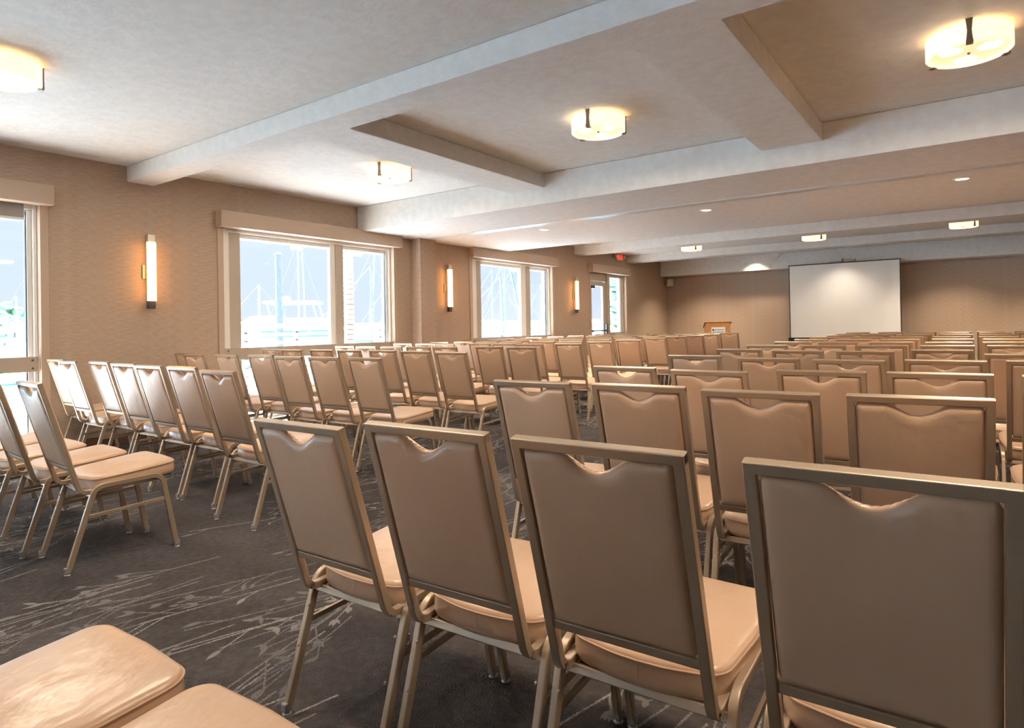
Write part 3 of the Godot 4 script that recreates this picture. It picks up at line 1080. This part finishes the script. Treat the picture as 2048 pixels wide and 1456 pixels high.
# ------------------------------------------------------------------ furniture and fittings
func fittings() -> void:
	# projection screen on a floor stand
	var s := thing("projection_screen", "white pull-up projection screen on a black stand before the far wall", "projection screen", Vector3(-2.465, 0.0, -16.80))
	var sh := Geo.new()
	var NX := 40
	for i in NX:
		var xa := -1.19 + 2.38 * i / NX
		var xb := -1.19 + 2.38 * (i + 1) / NX
		var fz := func(x: float, y: float) -> float: return 0.006 * sin(x * 9.0 + y * 0.9) * (0.4 + 0.6 * absf(x)) * y + 0.003 * sin(x * 23.0)
		for q in 8:
			var ya := q / 8.0
			var yb := (q + 1) / 8.0
			var P := func(x: float, y: float) -> Vector3: return Vector3(x, 0.72 + 1.795 * y, fz.call(x, y))
			var Nn := func(x: float, y: float) -> Vector3: return Vector3(-(fz.call(x + 0.01, y) - fz.call(x - 0.01, y)) / 0.02, 0, 1).normalized()
			sh.quad4(P.call(xa, ya), P.call(xb, ya), P.call(xb, yb), P.call(xa, yb), Nn.call(xa, ya), Nn.call(xb, ya), Nn.call(xb, yb), Nn.call(xa, yb))
	obj("sheet", sh, M.screen, s)
	for q in [-1.0, 1.0]:
		obj("border", bx(q * 1.19, q * 1.21, 0.72, 2.52, -0.004, 0.006), M.black, s)
	obj("top_bar", bx(-1.22, 1.22, 2.505, 2.53, -0.014, 0.014, 0.003), M.black, s)
	obj("case", bx(-1.24, 1.24, 0.635, 0.725, -0.05, 0.05, 0.01), M.black, s)
	obj("pole", bx(-0.015, 0.015, 0.10, 2.60, -0.075, -0.045, 0.003), M.darkmetal, s)
	var hk := Geo.new()
	hk.tube([Vector3(-0.30, 2.530, 0.0), Vector3(-0.04, 2.555, -0.02), Vector3(0.04, 2.555, -0.02), Vector3(0.30, 2.530, 0.0)], 0.006, 6)
	hk.ball(Vector3(0.01, 2.60, -0.05), Vector3(0.022, 0.022, 0.022), 8, 6)
	hk.ball(Vector3(0.28, 2.57, -0.02), Vector3(0.018, 0.018, 0.018), 8, 6)
	hk.tube([Vector3(0.01, 2.60, -0.05), Vector3(0.28, 2.57, -0.02)], 0.006, 6)
	obj("hanger", hk, M.bronze, s)
	for k in 3:
		var a := TAU * k / 3.0 + 0.5
		var lg := Geo.new()
		lg.tube([Vector3(0, 0.55, -0.06), Vector3(cos(a) * 0.42, 0.013, -0.06 + sin(a) * 0.42)], 0.012, 8)
		obj("leg", lg, M.darkmetal, s)

	# lectern
	var l := thing("lectern", "wooden lectern with slanted top and white sign before the far wall", "lectern", Vector3(-4.76, 0.0, -14.5), 0.44)
	obj("front_panel", bx(-0.27, 0.27, 0.06, 1.13, 0.20, 0.225, 0.003), M.wood, l)
	for q in [-1.0, 1.0]:
		var sp := Geo.new()
		var x0: float = q * 0.27
		var x1: float = q * 0.248
		for xx in [[x0, q], [x1, -q]]:
			sp.quad(Vector3(xx[0], 0.06, 0.20), Vector3(xx[0], 0.06, -0.20), Vector3(xx[0], 1.02, -0.20), Vector3(xx[0], 1.13, 0.20), Vector3(xx[1], 0, 0))
		sp.quad(Vector3(x0, 0.06, -0.20), Vector3(x1, 0.06, -0.20), Vector3(x1, 1.02, -0.20), Vector3(x0, 1.02, -0.20), Vector3.FORWARD)
		sp.quad(Vector3(x0, 1.02, -0.20), Vector3(x1, 1.02, -0.20), Vector3(x1, 1.13, 0.20), Vector3(x0, 1.13, 0.20), Vector3.UP)
		obj("side_panel", sp, M.wood, l)
	var tp := Geo.new()
	tp.box(Vector3(0, 1.088, 0.005), Vector3(0.60, 0.022, 0.48), 0.004, Basis(Vector3.RIGHT, -0.268))
	obj("slanted_top", tp, M.wood, l)
	obj("shelf", bx(-0.245, 0.245, 0.62, 0.64, -0.19, 0.195), M.wood, l)
	obj("plinth", bx(-0.285, 0.285, 0.0, 0.06, -0.215, 0.24, 0.006), M.wood, l)
	var sg := obj("sign", bx(-0.152, 0.152, 0.86, 1.03, 0.2255, 0.2300, 0.001), M.paper, l)
	var em := Geo.new()
	for k in 20:
		var a := TAU * k / 20.0
		var b := TAU * (k + 1) / 20.0
		em.tri(Vector3(-0.112, 0.968, 0.2308), Vector3(-0.112 + cos(a) * 0.022, 0.968 + sin(a) * 0.022, 0.2308), Vector3(-0.112 + cos(b) * 0.022, 0.968 + sin(b) * 0.022, 0.2308), Vector3.BACK, Vector3.BACK, Vector3.BACK)
	obj("emblem", em, M.print_dark, sg)
	var tx := Geo.new()
	for q in [[-0.078, -0.030, 0.972], [-0.022, 0.066, 0.972], [0.076, 0.128, 0.972], [-0.128, -0.050, 0.918], [-0.040, 0.036, 0.918], [0.046, 0.128, 0.918]]:
		tx.quad(Vector3(q[0], q[2] - 0.010, 0.2308), Vector3(q[1], q[2] - 0.010, 0.2308), Vector3(q[1], q[2] + 0.010, 0.2308), Vector3(q[0], q[2] + 0.010, 0.2308), Vector3.BACK)
	obj("print", tx, M.print_grey, sg)

	# exit sign with emergency heads, on the wall above the door
	var e := thing("exit_sign", "white exit sign with red letters and twin emergency lamps above the door", "exit sign", Vector3(WALL_X, 2.82, -14.42))
	obj("housing", bx(0.0, 0.05, -0.085, 0.085, -0.16, 0.16, 0.008), M.white, e)
	var fnt := SystemFont.new()
	fnt.font_names = PackedStringArray(["Droid Sans"])
	fnt.font_weight = 700
	var tm := TextMesh.new()
	tm.text = "EXIT"
	tm.font = fnt
	tm.font_size = 32
	tm.pixel_size = 0.0042
	tm.depth = 0.004
	var tn := MeshInstance3D.new()
	tn.name = "letters"
	tn.mesh = tm
	tn.material_override = M.red
	tn.position = Vector3(0.053, -0.005, 0.0)
	tn.rotation.y = PI * 0.5
	e.add_child(tn, true)
	for q in [-1.0, 1.0]:
		var hd := Geo.new()
		hd.ball(Vector3(0.06, 0.01, q * 0.23), Vector3(0.04, 0.045, 0.045), 12, 8)
		hd.box(Vector3(0.025, 0.01, q * 0.185), Vector3(0.03, 0.03, 0.06), 0.004)
		obj("emergency_head", hd, M.white, e)

	var sp := thing("wall_speaker", "small tan loudspeaker in the far corner under the soffit", "loudspeaker", Vector3(-7.03, 2.30, -17.33), 0.5)
	obj("cabinet", bx(-0.09, 0.09, -0.11, 0.11, -0.09, 0.09, 0.012), M.trim, sp)
	obj("grille", bx(-0.078, 0.078, -0.098, 0.098, 0.0905, 0.096, 0.004), M.taupe, sp)
	obj("bracket", bx(-0.16, -0.09, -0.02, 0.02, -0.03, 0.01, 0.004), M.darkmetal, sp)


# ------------------------------------------------------------------ outside
func deck() -> void:
	var d := structure("deck", "pale sunlit deck outside the windows", "deck")
	obj("slab", bx(-9.75, WALL_X - 0.26, -0.30, -0.02, -24.0, 10.0), M.deck, d)
	obj("slab", bx(WALL_X - 0.26, 8.0, -0.30, -0.02, BACK_Z + 0.3, 10.0), M.deck, d)
	var ev := structure("eave", "roof overhang outside the windows", "eave")
	obj("soffit_board", bx(-8.76, WALL_X - 0.26, 2.515, 2.60, -24.0, 10.0), M.eave, ev)
	obj("soffit_board", bx(WALL_X - 0.26, 8.0, 2.46, 2.54, BACK_Z + 0.3, 6.1), M.eave, ev)
	obj("roof", bx(WALL_X + 0.3, 8.0, 3.10, 3.20, BACK_Z, 6.1), M.far_roof, ev)
	obj("fascia", bx(-8.80, -8.76, 2.495, 2.64, -24.0, 10.0), M.fascia, ev)
	obj("roof", bx(-8.80, WALL_X + 0.3, 3.10, 3.20, -24.0, 10.0), M.far_roof, ev)
	obj("roof_front", bx(-8.80, -8.76, 2.64, 3.10, -24.0, 10.0), M.eave, ev)
	var r := thing("deck_railing", "tan wooden railing of horizontal planks along the deck", "railing", Vector3(-9.5, -0.02, 0.0))
	for y in [[1.205, 1.275], [1.075, 1.118], [0.945, 0.985], [0.80, 0.84], [0.66, 0.70], [0.52, 0.56], [0.38, 0.42], [0.24, 0.28]]:
		obj("plank", bx(-0.02, 0.02, y[0], y[1], -16.4, 8.0, 0.004), M.rail, r)
	var z := 7.5
	while z > -16.5:
		obj("post", bx(-0.075, -0.02, 0.0, 1.20, z - 0.03, z + 0.03, 0.004), M.rail, r)
		z -= 0.947
	for q in [[-6.15, "eave floodlight pair before the yacht"], [-7.36, "eave floodlight pair beside the palm trunk"], [-11.95, "eave floodlight pair outside the window beyond the pier"]]:
		var f := thing("floodlight", "white " + q[1], "floodlight", Vector3(-8.70, 2.515, q[0]), 0.0, "floodlights under the eave")
		obj("bracket", bx(-0.03, 0.03, -0.03, 0.0, -0.05, 0.05, 0.003), M.white, f)
		for k in [-1.0, 1.0]:
			var h := Geo.new()
			h.box(Vector3(0, -0.062, k * 0.062), Vector3(0.085, 0.075, 0.07), 0.012, Basis(Vector3.UP, k * 0.4))
			obj("head", h, M.white, f)
	# palm trunk growing through the deck beside the window
	var pt := thing("palm_trunk", "ringed palm trunk growing up past the eave outside the window", "palm", Vector3(-9.15, -0.02, -7.53))
	var g := Geo.new()
	var prof := []
	for i in 60:
		var y := i * 0.09
		prof.append(Vector2(0.078, y))
		prof.append(Vector2(0.092, y + 0.065))
	g.lathe(Vector3.ZERO, prof, 20)
	obj("trunk", g, M.palm, pt)
	var cr := Geo.new()
	for k in 9:
		var a := TAU * k / 9.0
		var dv := Vector3(cos(a), 0, sin(a))
		var prev := Vector3(0, 5.35, 0)
		for i in range(1, 7):
			var q := dv * (0.22 * i) + Vector3(0, 5.35 + 0.25 * i - 0.055 * i * i, 0)
			var sd := dv.cross(Vector3.UP) * 0.14 * sin(PI * i / 7.0 + 0.3)
			cr.quad(prev - sd, prev + sd, q + sd, q - sd, Vector3.UP)
			prev = q
	obj("fronds", cr, M.leaf, pt)
	# low shrub in a planter outside the window
	var pl := thing("planter_shrub", "low leafy shrub in a trough outside the window", "shrub", Vector3(-8.62, -0.02, -7.38))
	obj("trough", bx(-0.16, 0.16, 0.0, 0.42, -0.40, 0.40, 0.01), M.pot, pl)
	rng.seed = 9
	var lf := Geo.new()
	for k in 150:
		var b := Vector3(rng.randf_range(-0.15, 0.15), rng.randf_range(0.42, 0.84), rng.randf_range(-0.36, 0.36))
		var d1 := Vector3(rng.randf_range(-1, 1), rng.randf_range(0.2, 1.2), rng.randf_range(-1, 1)).normalized()
		var s1 := d1.cross(Vector3(rng.randf_range(-1, 1), 0.3, rng.randf_range(-1, 1))).normalized()
		var ln := rng.randf_range(0.06, 0.13)
		lf.quad(b, b + d1 * ln * 0.5 + s1 * 0.018, b + d1 * ln, b + d1 * ln * 0.5 - s1 * 0.018, d1.cross(s1))
	for k in 10:
		var zz := -0.33 + 0.073 * k
		lf.tube([Vector3(0, 0.40, zz), Vector3(rng.randf_range(-0.1, 0.1), 0.82, zz + rng.randf_range(-0.05, 0.05))], 0.006, 5)
	obj("foliage", lf, M.leaf, pl)


# hull lofted along local x, bow at +x
func hull(g: Geo, ln: float, beam: float, y0: float, y1: float, sheer: float) -> void:
	var n := 14
	var sec := []
	for i in n + 1:
		var f := float(i) / n
		var x := (f - 0.45) * ln
		var w: float = beam * 0.5 * (1.0 - pow(maxf(0.0, (f - 0.35) / 0.65), 2.2))
		if i == n:
			w = 0.01
		var top := y1 + sheer * f * f
		sec.append([Vector3(x, y0, 0), Vector3(x + (0.06 * ln if f > 0.8 else 0.0) * (f - 0.8) * 5.0, top, w), Vector3(x, lerpf(y0, top, 0.35), w * 0.82), Vector3(x + (0.06 * ln if f > 0.8 else 0.0) * (f - 0.8) * 5.0, top, -w), Vector3(x, lerpf(y0, top, 0.35), -w * 0.82)])
	for i in n:
		var a = sec[i]
		var b = sec[i + 1]
		for s in [[1, 2, 1.0], [3, 4, -1.0]]:
			var nn := Vector3(0.15, 0.15, s[2]).normalized()
			g.quad(a[s[0]], b[s[0]], b[s[1]], a[s[1]], nn)
			g.quad(a[s[1]], b[s[1]], b[0], a[0], Vector3(0, -0.5, s[2]).normalized())
		g.quad(a[1], b[1], b[3], a[3], Vector3.UP)
	var q = sec[0]
	g.quad(q[1], q[3], q[4], q[2], Vector3.LEFT)
	g.tri(q[2], q[4], q[0], Vector3.LEFT, Vector3.LEFT, Vector3.LEFT)


func sailboat(at: Vector3, turn: float, mast_h: float, rake: float, dark: bool, cover: String, label: String) -> void:
	var t := thing("sailboat", label, "sailboat", at, turn, "sailboats in the marina")
	var g := Geo.new()
	hull(g, 9.5, 3.0, -0.35, 1.05, 0.25)
	obj("hull", g, M.hull_blue if cover == "navy_cover" else M.hull, t)
	obj("cabin", bx(-1.6, 2.0, 1.05, 1.55, -0.75, 0.75, 0.12), M.hull, t)
	var m := Geo.new()
	m.tube([Vector3(0.6, 1.3, 0), Vector3(0.6 - rake, mast_h, 0)], [0.10, 0.06], 8)
	m.tube([Vector3(0.6 - rake * 0.6, mast_h * 0.62, -0.7), Vector3(0.6 - rake * 0.6, mast_h * 0.62, 0.7)], 0.03, 6)
	obj("mast", m, M.mast_dark if dark else M.mast, t)
	var s := Geo.new()
	s.tube([Vector3(4.6, 1.3, 0), Vector3(0.6 - rake, mast_h, 0)], 0.006, 5)
	s.tube([Vector3(-3.9, 1.2, 0), Vector3(0.6 - rake, mast_h, 0)], 0.006, 5)
	for q in [-1.0, 1.0]:
		s.tube([Vector3(0.4, 1.1, q * 1.35), Vector3(0.6 - rake * 0.6, mast_h * 0.62, q * 0.7), Vector3(0.6 - rake, mast_h, 0)], 0.006, 5)
	obj("rigging", s, M.mast_dark, t)
	var b := Geo.new()
	b.tube([Vector3(0.5, 2.1, 0), Vector3(-1.5, 2.12, 0), Vector3(-3.6, 2.05, 0)], [0.22, 0.24, 0.10], 10)
	obj("sail_cover", b, M[cover], t)


func marina() -> void:
	var w := structure("water", "calm harbour water beyond the deck", "water")
	obj("surface", bx(-400.0, -9.8, -2.6, -1.6, -420.0, 160.0), M.water, w)
	var y0 := -1.6
	# motor yacht seen past the railing
	var t := thing("motor_yacht", "large white motor yacht with flying bridge moored outside", "yacht", at_px(646, 50.0, y0), 0.75)
	var g := Geo.new()
	hull(g, 15.0, 4.4, -0.5, 1.75, 0.75)
	obj("hull", g, M.hull, t)
	var c := Geo.new()
	c.box(Vector3(-1.4, 2.25, 0), Vector3(7.2, 1.3, 3.3), 0.35)
	c.box(Vector3(2.2, 2.1, 0), Vector3(2.4, 0.9, 2.6), 0.3, Basis(Vector3.BACK, -0.25))
	obj("cabin", c, M.hull, t)
	var gl := Geo.new()
	gl.box(Vector3(-1.2, 2.42, 0), Vector3(6.0, 0.5, 3.36), 0.05)
	gl.box(Vector3(2.35, 2.32, 0), Vector3(2.2, 0.5, 2.3), 0.1, Basis(Vector3.BACK, -0.45))
	obj("cabin_windows", gl, M.boat_glass, t)
	var fb := Geo.new()
	fb.box(Vector3(-1.9, 3.25, 0), Vector3(5.2, 0.75, 3.0), 0.25)
	obj("flying_bridge", fb, M.hull, t)
	var ws := Geo.new()
	ws.box(Vector3(0.75, 3.75, 0), Vector3(0.5, 0.35, 2.4), 0.05, Basis(Vector3.BACK, -0.5))
	obj("windscreen", ws, M.boat_glass, t)
	var ht := Geo.new()
	ht.box(Vector3(-2.1, 4.75, 0), Vector3(3.8, 0.18, 2.9), 0.08)
	for q in [[-3.7, 1.3], [-3.7, -1.3], [-0.5, 1.3], [-0.5, -1.3]]:
		ht.tube([Vector3(q[0] + 0.3, 3.5, q[1]), Vector3(q[0], 4.7, q[1])], 0.05, 6)
	ht.ball(Vector3(-2.6, 5.05, 0), Vector3(0.35, 0.22, 0.35), 10, 6)
	obj("hard_top", ht, M.hull, t)
	var pr := Geo.new()
	for q in [[-2.0, 0.9], [0.4, 1.0], [2.6, 1.15]]:
		for s in [-1.0, 1.0]:
			pr.ball(Vector3(q[0], q[1], s * 2.0), Vector3(0.35, 0.12, 0.12), 10, 6)
	obj("portholes", pr, M.boat_glass, t)
	# covered boat
	var gb := thing("covered_boat", "boat under a bright green cover beside the pale building", "boat", at_px(511, 100.0, y0), 1.0)
	var h := Geo.new()
	hull(h, 5.2, 2.8, -0.3, 3.0, 0.2)
	obj("hull", h, M.hull, gb)
	var cv := Geo.new()
	cv.ball(Vector3(-0.3, 3.2, 0), Vector3(1.75, 1.25, 1.2), 18, 10)
	obj("cover", cv, M.green_cover, gb)
	# masts that show in the windows: [pixel column, distance, rise of the mast head over the horizon in pixels, rake, dark, cover]
	for q in [[503, 56.0, 84.0, 0.0, false, "blue_cover", "small sailboat with blue cover left of the pale building"],
			[588, 86.0, 168.0, 0.0, false, "blue_cover", "tall sailboat behind the yacht's bow"],
			[604, 110.0, 147.0, 0.4, false, "navy_cover", "tall sailboat behind the yacht's bridge"],
			[721, 34.0, 122.0, 0.0, true, "teal_cover", "dark-masted sailboat just beyond the palm trunk"],
			[731, 76.0, 165.0, -0.6, false, "teal_cover", "white-masted sailboat with raked mast beyond the palm trunk"],
			[751, 100.0, 80.0, -1.2, true, "teal_cover", "sailboat with low raked mast before the pier"],
			[974, 62.0, 114.0, 0.0, true, "navy_cover", "dark-masted sailboat nearest the stile of the window beyond the pier"],
			[986, 38.0, 99.0, 0.1, true, "navy_cover", "short dark-masted sailboat beyond the pier"],
			[1001, 75.0, 130.0, 0.0, true, "navy_cover", "sailboat with tall straight dark mast beyond the pier"],
			[1006, 88.0, 130.0, 0.6, true, "blue_cover", "sailboat with tall dark mast leaning aft beyond the pier"],
			[1030, 101.0, 135.0, 0.0, false, "navy_cover", "sailboat with pale mast near the meeting stile"],
			[1036, 50.0, 110.0, 1.1, true, "navy_cover", "sailboat with strongly raked dark mast near the meeting stile"],
			[1076, 115.0, 82.0, 0.0, true, "blue_cover", "sailboat with blue cover in the narrow pane"],
			[20, 92.0, 60.0, 0.0, false, "teal_cover", "white-masted sailboat outside the hindmost window"],
			[43, 108.0, 95.0, 0.0, false, "blue_cover", "distant sailboat outside the hindmost window"]]:
		sailboat(at_px(q[0], q[1], y0), 0.64 if q[0] > 900 else 1.0, 2.755 + q[2] * q[1] / 1266.0, q[3], q[4], q[5], q[6])
	var tb := thing("dinghy", "low boat with dark teal cover outside the hindmost window", "boat", at_px(14, 36.0, y0), 0.6)
	var h2 := Geo.new()
	hull(h2, 3.4, 1.5, -0.2, 0.5, 0.1)
	obj("hull", h2, M.hull, tb)
	var c2 := Geo.new()
	c2.ball(Vector3(0, 0.5, 0), Vector3(1.5, 0.30, 0.7), 14, 8)
	obj("cover", c2, M.teal_cover, tb)
	# dock piling
	var pg := Geo.new()
	pg.tube([Vector3(0, -1.0, 0), Vector3(0, 7.8, 0)], [0.24, 0.20], 12)
	pg.lathe(Vector3(0, 7.8, 0), [Vector2(0.26, 0.0), Vector2(0.27, 0.10), Vector2(0.0, 0.22)], 12)
	var po := obj("dock_piling", pg, M.piling)
	po.position = at_px(558.5, 46.0, y0)
	tag(po, "tall dark wooden piling standing in the water before the yacht", "piling")
	# far shore
	var hl := structure("far_shore", "low hills across the harbour", "hills")
	var hg := Geo.new()
	var pts := [[-260.0, 150.0, 4.0], [-270.0, 60.0, 7.5], [-275.0, -20.0, 9.0], [-270.0, -60.0, 8.0], [-280.0, -110.0, 5.0], [-260.0, -170.0, 4.0], [-240.0, -230.0, 4.5], [-220.0, -300.0, 6.0], [-160.0, -360.0, 6.0]]
	for i in pts.size() - 1:
		for k in 6:
			var a = pts[i]
			var b = pts[i + 1]
			var pa := Vector3(lerpf(a[0], b[0], k / 6.0), -1.7, lerpf(a[1], b[1], k / 6.0))
			var pb := Vector3(lerpf(a[0], b[0], (k + 1) / 6.0), -1.7, lerpf(a[1], b[1], (k + 1) / 6.0))
			var ha: float = lerpf(a[2], b[2], k / 6.0) * (1.0 + 0.12 * sin(i * 2.1 + k * 1.7))
			var hb: float = lerpf(a[2], b[2], (k + 1) / 6.0) * (1.0 + 0.12 * sin(i * 2.1 + (k + 1) * 1.7))
			if k == 5:
				hb = b[2] * (1.0 + 0.12 * sin((i + 1) * 2.1))
			var back := Vector3(-30, 0, 0)
			hg.quad(pa, pb, pb + Vector3(-12, hb, 0), pa + Vector3(-12, ha, 0), Vector3(0.8, 0.6, 0))
			hg.quad(pa + Vector3(-12, ha, 0), pb + Vector3(-12, hb, 0), pb + back, pa + back, Vector3(-0.5, 0.8, 0))
	obj("slope", hg, M.hill, hl)
	# pale building with a low roof
	var fb2 := thing("shore_building", "low peach building with dark windows on the far quay", "building", at_px(527, 120.0, -1.6), 0.6)
	obj("wall", bx(-2.5, 2.5, 0.0, 4.2, -2.0, 2.0), M.far_wall, fb2)
	var rf := Geo.new()
	for q in [-1.0, 1.0]:
		rf.quad(Vector3(-2.9, 4.1, q * 2.5), Vector3(2.9, 4.1, q * 2.5), Vector3(2.2, 5.2, 0), Vector3(-2.2, 5.2, 0), Vector3(0, 0.9, q * 0.4).normalized())
		rf.tri(Vector3(q * 2.9, 4.1, -2.5), Vector3(q * 2.9, 4.1, 2.5), Vector3(q * 2.2, 5.2, 0), Vector3(q, 0.5, 0), Vector3(q, 0.5, 0), Vector3(q, 0.5, 0))
	obj("roof", rf, M.far_roof, fb2)
	for q in [-1.6, -0.2, 1.2]:
		obj("window", bx(q, q + 0.9, 2.3, 3.4, 1.98, 2.03), M.far_glass, fb2)
		obj("window", bx(2.48, 2.53, 2.3, 3.4, q, q + 0.7), M.far_glass, fb2)
	# white houses and trees across the water in the hindmost window
	rng.seed = 31
	for q in [[2, 165.0, "white far house below the big tree, nearest the hindmost stile"], [24, 175.0, "white far house with flat roof beside the big tree"], [40, 190.0, "small white far house at the end of the shore row"]]:
		var ho := thing("far_house", q[2], "house", at_px(q[0], q[1], -1.6), 0.4)
		obj("wall", bx(-1.8, 1.8, 0.0, 4.6, -1.5, 1.5), M.far_white, ho)
		obj("roof", bx(-2.0, 2.0, 4.6, 4.9, -1.7, 1.7, 0.1), M.far_roof, ho)
		for k in 3:
			obj("window", bx(1.79, 1.83, 2.2, 3.2, -1.2 + k * 0.85, -0.6 + k * 0.85), M.far_glass, ho)
	for q in [[10, 135.0, 8.6, 3.0, "tree", "round green tree on the shore outside the hindmost window"], [30, 125.0, 6.0, 2.2, "tree", "smaller green tree on the shore outside the hindmost window"], [1228, 60.0, 7.0, 1.1, "conifer", "tall conifer outside the door's side light"]]:
		var tr := thing("shore_tree", q[5], "tree", at_px(q[0], q[1], -1.6))
		var tk := Geo.new()
		tk.tube([Vector3(0, 0, 0), Vector3(0, q[2] * 0.6, 0)], 0.25, 8)
		obj("trunk", tk, M.piling, tr)
		var cg := Geo.new()
		for k in 26:
			var yy: float
			var rr: float
			if q[4] == "conifer":
				yy = rng.randf_range(0.12, 0.97) * q[2]
				rr = q[3] * (0.75 if yy < q[2] * 0.8 else 0.55)
				cg.ball(Vector3(rng.randf_range(-0.45, 0.45), yy, rng.randf_range(-0.45, 0.45)), Vector3(rr, rr * 0.7, rr) * rng.randf_range(0.55, 0.9), 7, 5)
			else:
				yy = q[2] - q[3] + rng.randf_range(-0.8, 0.7) * q[3]
				rr = q[3] * rng.randf_range(0.25, 0.45)
				cg.ball(Vector3(rng.randf_range(-0.9, 0.9) * q[3], yy, rng.randf_range(-0.9, 0.9) * q[3]), Vector3(rr, rr * 0.8, rr), 7, 5)
		obj("crown", cg, M.tree, tr)


# point on the level y at the given distance in the direction of a column of the photograph (the horizon row of that column)
func at_px(col: float, dist: float, y: float) -> Vector3:
	var d := cam_basis * Vector3((col - 1049.276) / 1266.236, 0.0, -1.0)
	d.y = 0.0
	d = d.normalized()
	return Vector3(d.x * dist, y, d.z * dist)


var cam_basis := Basis.IDENTITY


func _ready() -> void:
	# camera
	var cam := Camera3D.new()
	cam.name = "camera"
	cam_basis = Basis(Vector3.UP, 0.611821) * Basis(Vector3.RIGHT, 0.006916) * Basis(Vector3.BACK, -0.018666)
	cam.transform = Transform3D(cam_basis, Vector3(0.0, 1.15477, 0.0))
	cam.projection = Camera3D.PROJECTION_FRUSTUM
	cam.near = 0.05
	cam.far = 900.0
	cam.size = 0.05 * 1456.0 / 1266.236
	cam.frustum_offset = Vector2(-25.276 / 1266.236, -86.147 / 1266.236) * 0.05
	add_child(cam)
	cam.current = true
	# sky
	var env := Environment.new()
	var sm := ProceduralSkyMaterial.new()
	sm.sky_top_color = Color(0.80, 0.89, 1.0)
	sm.sky_horizon_color = Color(0.865, 0.925, 1.0)
	sm.sky_curve = 0.16
	sm.ground_horizon_color = Color(0.86, 0.90, 0.93)
	sm.ground_bottom_color = Color(0.5, 0.55, 0.58)
	sm.sun_angle_max = 2.0
	sm.sky_energy_multiplier = 1.0
	var sky := Sky.new()
	sky.sky_material = sm
	env.background_mode = Environment.BG_SKY
	env.sky = sky
	env.tonemap_mode = Environment.TONE_MAPPER_LINEAR
	env.tonemap_exposure = 1.28
	env.sdfgi_enabled = true
	env.ssao_enabled = true
	env.ssil_enabled = true
	var we := WorldEnvironment.new()
	we.name = "environment"
	we.environment = env
	add_child(we)
	# sun over the harbour, high
	var sun := DirectionalLight3D.new()
	sun.name = "sun"
	sun.light_color = Color(0.87, 0.935, 1.0)
	sun.light_energy = 330.0
	sun.light_angular_distance = 0.6
	sun.shadow_enabled = true
	sun.sky_mode = DirectionalLight3D.SKY_MODE_LIGHT_ONLY
	add_child(sun)
	var to_sun := Vector3(-0.55, 0.82, 0.08).normalized()
	sun.transform = Transform3D(Basis.looking_at(-to_sun, Vector3.UP), Vector3(-20, 30, 10))
	make_materials()
	room()
	lamps()
	deck()
	marina()
	fittings()
	place_chairs()
